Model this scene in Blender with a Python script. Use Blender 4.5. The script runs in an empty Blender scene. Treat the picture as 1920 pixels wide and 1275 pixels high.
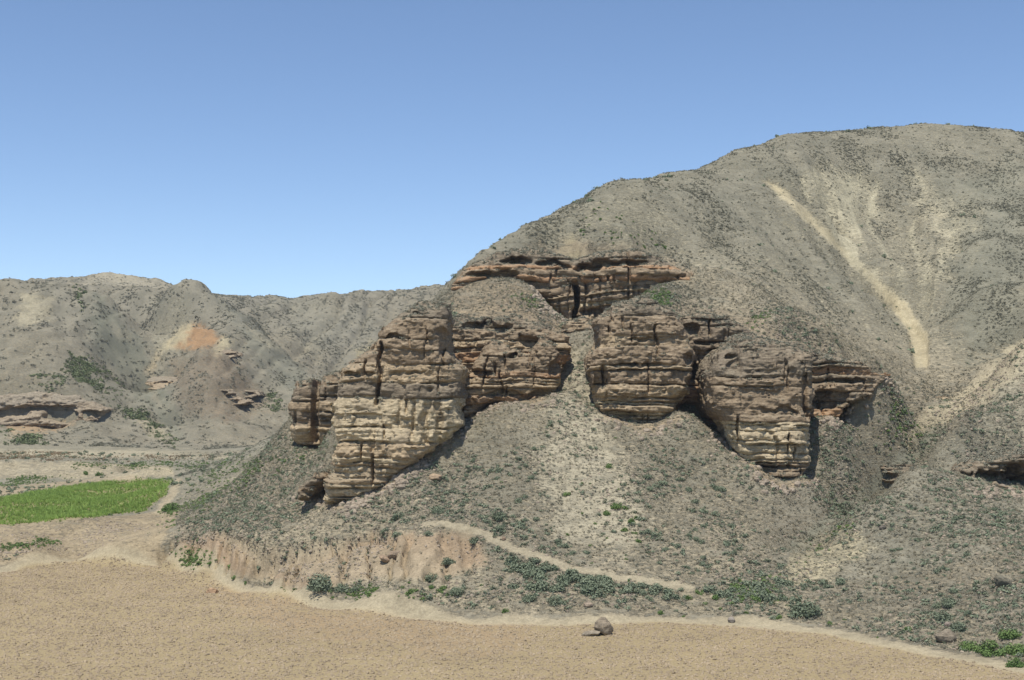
import bpy, math, random
import numpy as np
R = math.radians
random.seed(7); rng = np.random.default_rng(7)
C = bpy.context.scene.collection

# ------------------------------------------------------------------ camera
CAMZ, F, W, H, HOR = 10.0, 2637.0, 1920.0, 1275.0, 760.0
PITCH = math.atan((HOR - H/2)/F)
cam_d = bpy.data.cameras.new('camera'); cam = bpy.data.objects.new('camera', cam_d); C.objects.link(cam)
cam.location = (0, 0, CAMZ); cam.rotation_euler = (math.pi/2 + PITCH, 0, 0)
cam_d.sensor_width = 36; cam_d.lens = 36*F/W; cam_d.clip_start = 0.5; cam_d.clip_end = 8000
sc = bpy.context.scene; sc.camera = cam
# ------------------------------------------------------------------ sky and sun
SUN_EL, SUN_AZ = 71.0, 205.0          # azimuth clockwise from +Y (the viewing direction)
wd = bpy.data.worlds.new('World'); sc.world = wd; wd.use_nodes = True
wn = wd.node_tree.nodes; wl = wd.node_tree.links
sky = wn.new('ShaderNodeTexSky'); sky.sky_type = 'NISHITA'; sky.sun_disc = False
sky.sun_elevation = R(SUN_EL); sky.sun_rotation = R(SUN_AZ)
sky.air_density = 1.0; sky.dust_density = .6; sky.ozone_density = 1.1; sky.altitude = 3500
hs_ = wn.new('ShaderNodeHueSaturation'); hs_.inputs['Saturation'].default_value = 1.03; wl.new(sky.outputs[0], hs_.inputs['Color'])
wl.new(hs_.outputs[0], wn['Background'].inputs[0]); wn['Background'].inputs[1].default_value = 0.162
sd = bpy.data.lights.new('sun', 'SUN'); sd.energy = 5.0; sd.angle = R(0.53); sd.color = (1, .95, .87)
sun = bpy.data.objects.new('sun', sd); C.objects.link(sun)
sun.rotation_euler = (R(90-SUN_EL), 0, R(180-SUN_AZ)); sun.location = (60, -30, 90)
sc.view_settings.view_transform = 'Standard'; sc.view_settings.look = 'None'
sc.view_settings.exposure = 0.0; sc.view_settings.gamma = 1.0; sc.view_settings.use_curve_mapping = False
sc.cycles.max_bounces = 5

# ------------------------------------------------------------------ helpers
cp, sp = math.cos(PITCH), math.sin(PITCH)
def ray(u, v):
    x = (np.asarray(u, float)-W/2)/F; y = (H/2-np.asarray(v, float))/F
    d = cp - y*sp
    return x/d, (sp + y*cp)/d                       # X per metre of Y, Z per metre of Y
def at(u, v, Y):
    s, t = ray(u, v); return s*Y, Y + 0*s, CAMZ + t*Y
def project(X, Y, Z):
    Z = Z - CAMZ; dep = Y*cp + Z*sp; up = -Y*sp + Z*cp
    return W/2 + F*X/dep, H/2 - F*up/dep

_L = rng.random((64, 64, 64)).astype(np.float32)*2-1
_L2 = rng.random((256, 256)).astype(np.float32)*2-1
def _sm(t): return t*t*(3-2*t)
def n3(x, y, z):
    xi, yi, zi = np.floor(x).astype(np.int32), np.floor(y).astype(np.int32), np.floor(z).astype(np.int32)
    fx, fy, fz = _sm(x-xi), _sm(y-yi), _sm(z-zi)
    x0, y0, z0 = xi & 63, yi & 63, zi & 63; x1, y1, z1 = (xi+1) & 63, (yi+1) & 63, (zi+1) & 63
    a = _L[x0, y0, z0]*(1-fx)+_L[x1, y0, z0]*fx; b = _L[x0, y1, z0]*(1-fx)+_L[x1, y1, z0]*fx
    c = _L[x0, y0, z1]*(1-fx)+_L[x1, y0, z1]*fx; d = _L[x0, y1, z1]*(1-fx)+_L[x1, y1, z1]*fx
    return (a*(1-fy)+b*fy)*(1-fz) + (c*(1-fy)+d*fy)*fz
def n2(x, y):
    xi, yi = np.floor(x).astype(np.int32), np.floor(y).astype(np.int32)
    fx, fy = _sm(x-xi), _sm(y-yi)
    x0, y0, x1, y1 = xi & 255, yi & 255, (xi+1) & 255, (yi+1) & 255
    return (_L2[x0, y0]*(1-fx)+_L2[x1, y0]*fx)*(1-fy) + (_L2[x0, y1]*(1-fx)+_L2[x1, y1]*fx)*fy
def fbm2(x, y, o=4):
    r = 0; a = 1.0
    for i in range(o):
        r = r + a*n2(x*2**i*1.03+17*i, y*2**i*.97+9*i); a *= .5
    return r
def fbm3(x, y, z, o=3):
    r = 0; a = 1.0
    for i in range(o):
        r = r + a*n3(x*2**i+11*i, y*2**i+5*i, z*2**i+23*i); a *= .5
    return r
def poly_sd(x, y, P):
    """signed distance to a polygon, negative inside"""
    P = np.asarray(P, float); n = len(P)
    d = np.full(x.shape, 1e18); ins = np.zeros(x.shape, bool)
    for i in range(n):
        ax, ay = P[i]; bx, by = P[(i+1) % n]
        ex, ey = bx-ax, by-ay; wx, wy = x-ax, y-ay
        t = np.clip((wx*ex+wy*ey)/(ex*ex+ey*ey+1e-12), 0, 1)
        d = np.minimum(d, (wx-ex*t)**2+(wy-ey*t)**2)
        c = (ay <= y) != (by <= y)
        if ey != 0: ins ^= c & (x < ax + (y-ay)*ex/ey)
    d = np.sqrt(d); return np.where(ins, -d, d)
def line_d(x, y, P):
    d = np.full(np.shape(x), 1e18)
    for (ax, ay), (bx, by) in zip(P[:-1], P[1:]):
        ex, ey = bx-ax, by-ay; wx, wy = x-ax, y-ay
        t = np.clip((wx*ex+wy*ey)/(ex*ex+ey*ey+1e-12), 0, 1)
        d = np.minimum(d, (wx-ex*t)**2+(wy-ey*t)**2)
    return np.sqrt(d)
def sstep(a, b, x):
    t = np.clip((x-a)/(b-a), 0, 1); return t*t*(3-2*t)

def mesh_np(name, V, Fq, attrs=None, smooth=True):
    """V (n,3), Fq (m,k) faces all of k corners"""
    me = bpy.data.meshes.new(name); V = np.ascontiguousarray(V, np.float32); Fq = np.ascontiguousarray(Fq, np.int32)
    m, k = Fq.shape
    me.vertices.add(len(V)); me.vertices.foreach_set('co', V.ravel())
    me.loops.add(m*k); me.loops.foreach_set('vertex_index', Fq.ravel())
    me.polygons.add(m); me.polygons.foreach_set('loop_start', np.arange(0, m*k, k, dtype=np.int32))
    me.polygons.foreach_set('use_smooth', np.full(m, smooth, bool))
    for an, arr in (attrs or {}).items():
        if arr.ndim == 1:
            a = me.attributes.new(an, 'FLOAT', 'POINT'); a.data.foreach_set('value', np.ascontiguousarray(arr, np.float32))
        else:
            a = me.attributes.new(an, 'FLOAT_COLOR', 'POINT')
            a.data.foreach_set('color', np.ascontiguousarray(np.c_[arr, np.ones(len(arr))], np.float32).ravel())
    me.update(calc_edges=True); return me
def submesh(name, V, Fq, sel, attrs, smooth=True):
    f = Fq[sel]; used, inv = np.unique(f, return_inverse=True)
    return mesh_np(name, V[used], inv.reshape(f.shape), {k: a[used] for k, a in attrs.items()}, smooth)
def obj(name, me, mat=None, parent=None, **props):
    o = bpy.data.objects.new(name, me); C.objects.link(o)
    if mat and me and not me.materials: me.materials.append(mat)
    if parent: o.parent = parent
    for k, v in props.items(): o[k] = v
    return o

# ------------------------------------------------------------------ materials
def newmat(name, rough=.95):
    m = bpy.data.materials.new(name); m.use_nodes = True
    nt = m.node_tree; b = nt.nodes['Principled BSDF']; b.inputs['Roughness'].default_value = rough
    b.inputs['Specular IOR Level'].default_value = .12
    return m, nt, b
def nd(nt, t, **kw):
    n = nt.nodes.new(t)
    for k, v in kw.items():
        if isinstance(k, str) and hasattr(n, k): setattr(n, k, v)
    return n
def noise(nt, scale, detail=4, rough=.6, vec=None):
    n = nt.nodes.new('ShaderNodeTexNoise'); n.inputs['Scale'].default_value = scale
    n.inputs['Detail'].default_value = detail; n.inputs['Roughness'].default_value = rough
    if vec: nt.links.new(vec, n.inputs['Vector'])
    return n.outputs['Fac']
def ramp(nt, fac, a, b, va=0.0, vb=1.0):
    n = nt.nodes.new('ShaderNodeMapRange'); n.interpolation_type = 'SMOOTHSTEP'
    nt.links.new(fac, n.inputs[0]); n.inputs[1].default_value = a; n.inputs[2].default_value = b
    n.inputs[3].default_value = va; n.inputs[4].default_value = vb; return n.outputs[0]
def math_n(nt, op, a, b):
    n = nt.nodes.new('ShaderNodeMath'); n.operation = op
    for i, x in enumerate((a, b)):
        if isinstance(x, (int, float)): n.inputs[i].default_value = x
        else: nt.links.new(x, n.inputs[i])
    return n.outputs[0]
def mixc(nt, fac, a, b, mode='MIX'):
    n = nt.nodes.new('ShaderNodeMix'); n.data_type = 'RGBA'; n.blend_type = mode
    if isinstance(fac, (int, float)): n.inputs[0].default_value = fac
    else: nt.links.new(fac, n.inputs[0])
    for i, x in ((6, a), (7, b)):
        if isinstance(x, tuple): n.inputs[i].default_value = (*x, 1)
        else: nt.links.new(x, n.inputs[i])
    return n.outputs[2]
def grey(nt, val):
    n = nt.nodes.new('ShaderNodeCombineColor')
    for i in range(3): nt.links.new(val, n.inputs[i])
    return n.outputs[0]
def attr(nt, name, out='Fac'):
    n = nt.nodes.new('ShaderNodeAttribute'); n.attribute_name = name; return n.outputs[out]
def bump(nt, b, h, strength, dist):
    n = nt.nodes.new('ShaderNodeBump'); n.inputs['Strength'].default_value = strength; n.inputs['Distance'].default_value = dist
    nt.links.new(h, n.inputs['Height']); nt.links.new(n.outputs[0], b.inputs['Normal'])

def ground_material():
    m, nt, b = newmat('ground'); L = nt.links
    geo = nt.nodes.new('ShaderNodeNewGeometry').outputs['Position']
    soil = attr(nt, 'soil', 'Color'); veg = attr(nt, 'veg'); calm = attr(nt, 'calm')
    fine = noise(nt, 2.2, 6, .7, geo); mid = noise(nt, .35, 5, .6, geo); grit = noise(nt, 9, 3, .6, geo)
    rough_k = math_n(nt, 'SUBTRACT', 1.0, math_n(nt, 'MULTIPLY', calm, .8))
    c = mixc(nt, rough_k, soil, grey(nt, ramp(nt, fine, .25, .75, .82, 1.18)), 'MULTIPLY')
    c = mixc(nt, rough_k, c, grey(nt, ramp(nt, mid, .3, .7, .88, 1.10)), 'MULTIPLY')
    c = mixc(nt, 1.0, c, grey(nt, ramp(nt, grit, .3, .7, .86, 1.12)), 'MULTIPLY')
    # low dry scrub that covers the soil in flecks, thicker where veg is high
    mp = nt.nodes.new('ShaderNodeMapping'); mp.inputs['Scale'].default_value = (.7, .7, 2.4); L.new(geo, mp.inputs[0])
    fleck = noise(nt, 4.2, 7, .78, mp.outputs[0])
    thr = math_n(nt, 'ADD', fleck, math_n(nt, 'MULTIPLY', veg, .24))
    patch = noise(nt, 1.0, 8, .7, mp.outputs[0])
    k = math_n(nt, 'MAXIMUM', ramp(nt, thr, .58, .72), math_n(nt, 'MULTIPLY', ramp(nt, math_n(nt, 'ADD', patch, math_n(nt, 'MULTIPLY', veg, .16)), .56, .70), .8))
    sc_col = mixc(nt, ramp(nt, mid, .4, .62), (.150, .150, .120), (.196, .188, .148))
    c = mixc(nt, math_n(nt, 'MULTIPLY', k, .62), c, sc_col)
    L.new(c, b.inputs['Base Color'])
    hh = math_n(nt, 'ADD', math_n(nt, 'ADD', fine, math_n(nt, 'MULTIPLY', k, .5)), math_n(nt, 'MULTIPLY', grit, .35))
    bump(nt, b, hh, .8, .12)
    return m
def rock_material():
    m, nt, b = newmat('sandstone'); L = nt.links
    geo = nt.nodes.new('ShaderNodeNewGeometry').outputs['Position']
    mp = nt.nodes.new('ShaderNodeMapping'); mp.inputs['Scale'].default_value = (1, 1, 9); L.new(geo, mp.inputs[0])
    col = attr(nt, 'tone', 'Color')
    st = noise(nt, 1.4, 6, .65, mp.outputs[0]); fine = noise(nt, 5, 6, .7, geo); blot = noise(nt, .8, 4, .6, geo)
    c = mixc(nt, 1.0, col, grey(nt, ramp(nt, st, .3, .7, .74, 1.22)), 'MULTIPLY')
    c = mixc(nt, 1.0, c, grey(nt, ramp(nt, fine, .28, .72, .72, 1.25)), 'MULTIPLY')
    c = mixc(nt, ramp(nt, blot, .52, .72, 0, .45), c, (.165, .130, .092))
    L.new(c, b.inputs['Base Color'])
    hh = math_n(nt, 'ADD', fine, math_n(nt, 'MULTIPLY', st, .8))
    bump(nt, b, hh, .9, .10)
    return m
def leaf_material(name, c1, c2, trans=.25):
    m, nt, b = newmat(name, .8); L = nt.links
    oi = nt.nodes.new('ShaderNodeObjectInfo'); geo = nt.nodes.new('ShaderNodeNewGeometry')
    f = math_n(nt, 'ADD', math_n(nt, 'MULTIPLY', geo.outputs['Random Per Island'], .55), math_n(nt, 'MULTIPLY', oi.outputs['Random'], .45))
    L.new(mixc(nt, f, c1, c2), b.inputs['Base Color'])
    return m
M_ground = ground_material(); M_rock = rock_material()
M_sage = leaf_material('sage_leaves', (.125, .155, .100), (.235, .265, .175))
M_green = leaf_material('green_leaves', (.085, .145, .045), (.18, .25, .085))
M_dry = leaf_material('dry_grass', (.24, .215, .15), (.40, .36, .26))
M_crop = leaf_material('crop_leaves', (.17, .29, .055), (.33, .43, .12))
M_scrub = leaf_material('scrub_leaves', (.175, .172, .125), (.30, .285, .215))
M_olive = leaf_material('olive_leaves', (.125, .155, .075), (.21, .24, .125))
M_twig = leaf_material('twig', (.07, .055, .04), (.12, .10, .075))

# ------------------------------------------------------------------ terrain control points (pixel u, v and forward distance Y)
PT = """
1100 1120 67;1100 1060 71;1100 1000 74.5;1100 900 79.5;1090 800 85;1085 700 91;1080 645 95
930 1140 66.3;930 1060 70.5;930 985 74;940 850 81
760 1120 68.2;760 1090 69.5;760 1030 72.5;760 985 75.5;760 930 78.5;870 800 83.8;820 860 81;850 900 79.5
600 1110 71.5;620 1045 74.5;640 1000 77;620 958 79;690 940 79
1180 1040 72;1180 900 79.5;1150 780 86.5;1270 780 86;1240 900 80.5;1250 1000 75;1260 1090 69.5;1330 835 84;1340 900 81.5;1340 1000 75.5;1320 1090 70
1400 1110 68.5;1430 1010 76.5;1450 960 79.5;1560 900 84.5;1550 960 81;1560 800 88;1672 714 91.8;1640 745 89.6;1700 740 95.5;1688 785 92.8;1640 830 90;1650 895 87;1700 810 94;1740 700 104
1500 1037 74.5;1600 965 77.5;1700 880 81;1800 785 86;1920 640 95;2100 450 108
1720 890 89;1800 775 98;1820 730 101;1900 650 109;1860 640 110;2050 560 122;1600 985 83;1520 1035 78
1450 1120 67.3;1500 1100 70;1600 1080 70;1600 1150 64.5;1700 1000 74;1700 1100 67.5;1700 1180 60.8;1850 1000 72;1850 1100 65;1850 1195 58.6;1920 800 86;2050 900 80;2050 1100 63;2050 700 94;2250 1000 70;2300 700 95
870 505 106.5;900 475 108.5;1000 420 112.5;1100 370 117;1190 335 121;1190 400 113.5;1310 500 105.5;1310 535 102.5;1300 420 117;1300 318 131
1400 290 141;1400 400 124;1400 520 108;1400 600 98;1440 272 146;1480 256 150;1540 246 154;1600 241 158;1680 237 159.5;1840 241 159.5;1750 235 160;1920 250 158;2100 300 152
1500 350 138;1550 420 132;1600 350 143;1600 480 128;1600 560 116;1550 600 107;1650 650 105;1700 420 139;1690 480 126;1640 430 134;1660 560 119;1560 455 133;1650 545 125;1715 640 112;1430 345 138;1700 560 121;1750 350 146;1750 500 130.5;1755 600 117;1850 350 146;1850 450 127;1850 550 114;1800 640 110;1800 400 137;1920 550 118;1920 450 130;2100 450 128
1850 935 77.8;600 895 85;585 862 92;985 529 101;1020 567 100.3;1050 598 99.2;1240 530 102;1190 566 100.5;1150 594 99.3;1110 613 98.8;1080 614 99;940 550 100;960 480 108;1000 462 109.5;1100 470 109;1190 462 110;1320 555 101;1240 560 99
1450 600 95;1500 640 92;1560 650 96;930 530 101.5;930 585 97;870 560 100
680 760 88
1590 700 94
850 570 118;950 490 127;1050 430 130;1190 450 152;1000 530 147;1300 420 163;1480 360 187;1750 330 202;1920 340 197;1750 520 265
690 700 105;700 690 126;640 750 122;600 775 108;760 620 105;800 600 110;700 730 150
560 905 88;560 960 82;500 900 95;480 960 86;400 960 95;400 905 110;480 862 112;540 835 104;600 835 97;440 852 126;335 960 102;335 1000 90;420 1000 82;310 1018 86;250 1032 88.5
420 1065 78.5;500 1090 74.5;560 1100 72.8;680 1085 71.8;400 996 83;480 1020 78.6;540 1029 77.2;680 1005 76.8;350 1050 84
80 1022 90.5;0 1030 88;160 1035 90;100 1008 96;0 1005 96;200 1000 96;290 985 99
520 848 140;560 838 160;640 815 165;760 770 180;420 862 140
-150 530 262;0 525 258;80 520 258;150 525 262;205 562 262;250 630 254;130 580 250;150 640 238;160 700 227;170 760 218;150 800 212;240 720 236;300 800 223;278 690 272;283 650 284;255 625 290;300 760 246;340 825 226;0 640 232;0 700 223;-150 640 232;-150 760 214;80 700 223;200 800 214;250 825 212
370 531 290;310 544 292;340 535 291;400 541 290;240 545 300;430 560 288;480 610 277;540 660 268;365 600 262;370 650 246;380 710 234;400 770 223;420 828 214;310 640 268;470 720 246;500 780 234;540 820 228
620 547 360;540 564 365;620 620 335;620 690 312;700 620 342;760 600 350;840 538 385;760 550 375;680 563 368;560 690 302;590 740 285;900 520 390;1000 500 400
200 512 430;160 525 430;300 527 425;420 558 430;100 545 440;-200 560 440;480 562 410
"""
P3 = []
for row in PT.split('\n'):
    for q in row.split(';'):
        if q.strip():
            u, v, Y = map(float, q.split()); P3.append([float(a) for a in at(u, v, Y)])
EDGE_PX = [(-300, 1110), (0, 1074), (130, 1053), (300, 1062), (440, 1105), (600, 1135), (760, 1155), (900, 1168), (1050, 1172), (1250, 1166), (1400, 1172), (1550, 1190), (1700, 1220), (1920, 1258), (2300, 1320)]
def on_z(u, v, z):
    s, t = ray(u, v); Y = (z-CAMZ)/t; return float(s*Y), float(Y)
EDGE = [on_z(u, v, 0) for u, v in EDGE_PX]
for x, y in EDGE: P3.append([x, y, 0.05]); P3.append([x*.97, y-4, 0])
for (u, v, z) in [(0, 985, 2), (130, 974, 2), (270, 958, 2), (315, 925, 2), (320, 903, 2), (0, 935, 2), (150, 920, 2), (-200, 960, 2), (-200, 900, 2), (0, 900, 2), (160, 898, 2.1), (290, 893, 2.1),
                  (0, 866, 3.6), (160, 868, 3.6), (300, 872, 3.6), (-200, 866, 3.6), (0, 851, 3.7), (200, 852, 3.7), (400, 858, 3.7), (0, 846, 4.1), (200, 847, 4.1), (400, 850, 4.0), (0, 838, 4.3), (200, 838, 4.3), (460, 838, 4.2)]:
    x, y = on_z(u, v, z); P3.append([x, y, z])
for x in np.linspace(-60, 60, 7):
    for y in (-40, 0, 30, 46): P3.append([x, y, 0])
for x in np.linspace(-1200, 1200, 9):
    for y in (620, 900, 1400): P3.append([x, y, 30 if y < 700 else 22])
for y in (60, 120, 200, 300, 450):
    P3.append([-1.1*y-40, y, 6+.05*y]); P3.append([1.1*y+40, y, 20+.05*y]); P3.append([-2.5*y-40, y, 10]); P3.append([2.5*y+40, y, 20])
# the ground steps up inside each cliff: foot in front of the face, low behind the face, high at the back  (u, v foot, Y face, Y top, v top)
for (u, vf, yf, yt, vt) in [(645, 952, 79, 86.5, 800), (700, 925, 79.8, 89, 660), (770, 875, 80.6, 90, 620), (830, 832, 82, 92, 620), (600, 838, 95.6, 103, 740), (560, 838, 95.6, 103, 760),
        (875, 785, 87.6, 95.5, 605), (930, 758, 87.4, 96, 605), (1000, 760, 87.4, 96, 610), (1042, 740, 88.4, 96.5, 630),
        (1020, 562, 102.6, 109, 490), (1050, 592, 102.4, 109, 495), (1080, 613, 102.2, 109, 497), (1112, 613, 102.4, 109, 492), (1150, 590, 102.6, 109.5, 485), (1200, 555, 103, 110, 478),
        (1145, 795, 85.9, 95, 600), (1200, 810, 85.5, 96, 572), (1252, 800, 85.8, 96, 590), (1295, 790, 88.3, 97, 605), (1335, 815, 87.6, 97, 602), (1385, 845, 85.5, 96, 610),
        (1415, 880, 82.4, 93.5, 630), (1470, 919, 81.6, 93.5, 640), (1520, 900, 82.6, 93.5, 655), (1560, 788, 88, 95.5, 672), (1600, 762, 88.8, 96.5, 690),
        (1835, 912, 79.6, 84.5, 862), (1900, 926, 79.6, 84.5, 855), (1980, 922, 79.6, 84.5, 860),
        (-40, 795, 213.2, 219.5, 738), (30, 797, 213.2, 219.5, 732), (110, 802, 213, 219.5, 728), (180, 792, 213.5, 219, 755)]:
    a = at(u, vf, yf-.3); P3.append([float(q) for q in a]); s_ = float(a[0])/float(a[1])
    d = min(2.4, (yt-yf)*.42) if yf < 200 else (yt-yf)*.6; P3.append([s_*(yf+d), yf+d, float(a[2])+.5])
    b_ = at(u, vt, yt); P3.append([float(b_[0]), float(b_[1]), float(b_[2])-.3])
P3 = np.array(P3)
def solve_rbf(P, c=1.3, lam=1e-3):
    n = len(P); d = np.sqrt(((P[:, None, :2]-P[None, :, :2])**2).sum(-1) + c*c)
    A = np.zeros((n+1, n+1)); A[:n, :n] = -d + lam*np.eye(n); A[:n, n] = 1; A[n, :n] = 1
    return np.linalg.solve(A, np.r_[P[:, 2], 0])
WT = solve_rbf(P3)
def h_base(X, Y, c=1.3):
    sh = X.shape; X = X.ravel(); Y = Y.ravel(); out = np.empty(len(X), np.float32)
    p = P3.astype(np.float32); w = WT[:-1].astype(np.float32)
    for i in range(0, len(X), 40000):
        x = X[i:i+40000, None].astype(np.float32); y = Y[i:i+40000, None].astype(np.float32)
        out[i:i+40000] = -np.sqrt((x-p[:, 0])**2+(y-p[:, 1])**2+c*c) @ w + WT[-1]
    return out.reshape(sh)

rows = np.concatenate([np.linspace(-40, 44, 40)[:-1], np.linspace(44, 56, 40)[:-1], np.linspace(56, 112, 250)[:-1], np.linspace(112, 170, 165)[:-1],
                       np.linspace(170, 330, 190)[:-1], np.linspace(330, 490, 110)[:-1], np.linspace(490, 1500, 40)])
s_in = np.linspace(-.42, .42, 640)
s_out = np.geomspace(.43, 3.0, 28)
cols = np.concatenate([-s_out[::-1], s_in, s_out])
SS, YY = np.meshgrid(cols, rows); XX = SS*np.maximum(YY, 20.)
ZZ = h_base(XX, YY).astype(float)

# field region: inside the field edge the ground is level
edge_poly = EDGE + [(200, 30), (200, -60), (-200, -60), (-200, 95)]
FD = poly_sd(XX, YY, edge_poly)                     # negative inside the field
flat = sstep(.9, -1.2, FD); ZZ = ZZ*(1-flat)
UU, VV = project(XX, np.maximum(YY, 1), ZZ)
def zone(pts, soft=8, y0=0, y1=2000, wob=0):
    P = np.array(pts, float); bb = (UU > P[:, 0].min()-3*soft-20) & (UU < P[:, 0].max()+3*soft+20) & (VV > P[:, 1].min()-3*soft-20) & (VV < P[:, 1].max()+3*soft+20) & (YY > y0) & (YY < y1)
    out = np.zeros_like(UU)
    u, v = UU[bb], VV[bb]
    w = wob or soft*.8
    du = w*fbm2(XX[bb]*.9+3, YY[bb]*.9) ; dv = w*fbm2(XX[bb]*.9+43, YY[bb]*.9+7)
    out[bb] = sstep(soft, -soft, poly_sd(u+du, v+dv, pts)); return out
def zline(pts, wpx, soft=6, y0=0, y1=2000):
    P = np.array(pts, float); m = wpx+soft+20
    bb = (UU > P[:, 0].min()-m) & (UU < P[:, 0].max()+m) & (VV > P[:, 1].min()-m) & (VV < P[:, 1].max()+m) & (YY > y0) & (YY < y1)
    out = np.zeros_like(UU); d = line_d(UU[bb]+4*fbm2(XX[bb], YY[bb]), VV[bb]+4*fbm2(XX[bb]+9, YY[bb]), pts)
    out[bb] = sstep(wpx+soft, wpx-soft, d); return out

# ---- zones that are used for relief and for soil colour
def make_zones():
    global Zcrop, Zbank, Zchute, Zpale, Zpale2, Zyel, Zcen
    CROP_PX = [(-200, 1000), (0, 984), (130, 974), (270, 957), (308, 930), (318, 903), (260, 899), (130, 912), (0, 936), (-200, 965)]
    Zcrop = zone(CROP_PX, 3, 85, 160, 2)
    Zbank = zone([(300, 1028), (400, 1000), (480, 1022), (540, 1032), (690, 1006), (760, 1000), (880, 995), (920, 1050), (840, 1085), (700, 1085), (570, 1100), (480, 1085), (380, 1055)], 8, 68, 92)
    Zchute = zone([(1425, 335), (1470, 355), (1560, 440), (1640, 520), (1700, 570), (1740, 630), (1740, 688), (1715, 690), (1702, 615), (1615, 510), (1512, 415)], 4, 98, 170, 2)
    Zpale = np.maximum(zone([(1520, 312), (1580, 320), (1640, 330), (1645, 400), (1605, 440), (1650, 545), (1600, 500), (1560, 420), (1490, 345)], 16, 98, 170, 14),
                       zone([(1690, 312), (1740, 335), (1830, 372), (1850, 400), (1800, 450), (1780, 540), (1752, 520), (1760, 450), (1730, 390)], 16, 98, 170, 14))
    Zpale2 = zone([(1920, 630), (1930, 690), (1860, 740), (1790, 790), (1730, 820), (1700, 860), (1690, 830), (1740, 760), (1800, 740), (1860, 680)], 8, 90, 120)
    Zyel = zone([(1500, 1012), (1560, 978), (1600, 985), (1640, 1020), (1560, 1085), (1490, 1105), (1460, 1080)], 12, 66, 84)
    Zcen = zone([(1040, 465), (1072, 440), (1110, 480), (1085, 530), (1050, 520)], 10, 98, 125)
make_zones()
path_px = [(800, 981), (850, 985), (905, 1000), (960, 1028), (1020, 1045), (1090, 1068), (1160, 1085), (1240, 1093), (1290, 1100)]

# ---- relief noise
slope_zone = sstep(.5, 6, FD)
near = sstep(140, 100, YY)
rel = .20*fbm2(XX*.22, YY*.22, 4)*(1+2.5*sstep(180, 260, YY)) + .07*fbm2(XX*1.1+5, YY*1.1, 3)*sstep(220, 120, YY) + .35*n2(XX*.06+3, YY*.06)*sstep(100, 125, YY)*sstep(152, 138, YY)
terr_flat = (YY > 85) & (YY < 215) & (UU < 460) & (VV > 830)
ZZ += rel*slope_zone*np.where(terr_flat, .25, 1)
# downslope rills on hills
rx = XX+.35*YY+2.2*fbm2(XX*.07+4, YY*.07, 3); rill = np.abs(n2(rx*.33, YY*.035+2)); amp = .5+.5*n2(XX*.08+7, YY*.08)
ZZ -= .22*amp*sstep(.3, .0, rill)*slope_zone*sstep(98, 115, YY)*sstep(200, 180, YY)*np.where(terr_flat, 0, 1)
fr = XX+.5*YY*np.sin(XX*.013)+5*fbm2(XX*.03+1, YY*.03, 3); ZZ -= (1.1*sstep(.55, 0, np.abs(n2(fr*.055, YY*.006+5)))+.4*sstep(.45, 0, np.abs(n2(fr*.16+3, YY*.012+9))))*sstep(212, 235, YY)*sstep(480, 380, YY)
bx, by = [float(q) for q in at(1742, 700, 104)[:2]]; br = np.hypot(XX-bx, YY-by); bt = np.arctan2(XX-bx, YY-by)+.1*n2(XX*.08, YY*.08)
bowl = sstep(6, 22, br)*sstep(50, 36, br)*sstep(100, 110, YY)*sstep(1350, 1480, UU)
ZZ += bowl*(1.5*n2(bt*5.5+3, br*.015)+.5*n2(bt*17+8, br*.03))
streak = n2(bt*26+2, br*.05)+.6*n2(bt*70+5, br*.12)
brill = np.abs(n2(XX*1.7+.5*fbm2(XX*.8, YY*.8), YY*.15)); ZZ -= .55*Zbank*sstep(.4, 0, brill)
ZZ -= .45*Zchute + .2*Zpale
ZZ += .03*fbm2(XX*.5, YY*.5)*(1-slope_zone)
ZZ += .45*n2(XX*.9+4, YY*.25)*sstep(3, .5, np.abs(YY-156+.05*XX))*(UU < 330)
ter = .5+.5*np.sin(ZZ*(2*np.pi/.85)+3.5*fbm2(XX*.12, YY*.12, 3)); ZZ += .13*(ter**2-.4)*sstep(.1, .6, n2(XX*.09+3, YY*.09)+.55)*sstep(98, 110, YY)*sstep(190, 170, YY)*np.where(terr_flat, 0, 1)
ter = .5+.5*np.sin(ZZ*(2*np.pi/.5)+2.5*fbm2(XX*.2, YY*.2, 3)); ZZ += .10*(ter**2-.4)*slope_zone*sstep(1540, 1640, UU)*sstep(84, 76, YY)
def profile(s):
    j = np.clip(np.searchsorted(cols, s)-1, 0, len(cols)-2); t = (s-cols[j])/(cols[j+1]-cols[j])
    return ZZ[:, j]*(1-t)+ZZ[:, j+1]*t
def hit(u, v, ymin=44):
    s, t = ray(u, v); p = profile(float(s)); zr = CAMZ + float(t)*rows
    k = np.where((p > zr) & (rows > ymin))[0]
    if not len(k): return None
    i = k[0]; a, b = zr[i-1]-p[i-1], p[i]-zr[i]; Y = rows[i-1]+(rows[i]-rows[i-1])*(a/(a+b+1e-9))
    return np.array([float(s)*Y, Y, CAMZ+float(t)*Y])
def ground(x, y):
    s = x/max(y, 20.); p = profile(s); return float(np.interp(y, rows, p))
SC = [hit(u, v) for u, v in [(296, 1026), (330, 1016), (370, 1010), (402, 998), (425, 998), (445, 1008), (482, 1024), (520, 1028), (552, 1029), (578, 1019), (620, 1010), (652, 1006), (700, 1003), (740, 1003)]]
cs = np.array([p[0]/p[1] for p in SC]); cyy = np.interp(SS, cs, [p[1] for p in SC])+.35*n2(XX*1.6, XX*.3+4)+.15*n2(XX*4.5, XX*.5)
sdd = cyy-YY; smask = sstep(cs[0]-.002, cs[0]+.006, SS)*sstep(cs[-1]+.002, cs[-1]-.01, SS)
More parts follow.
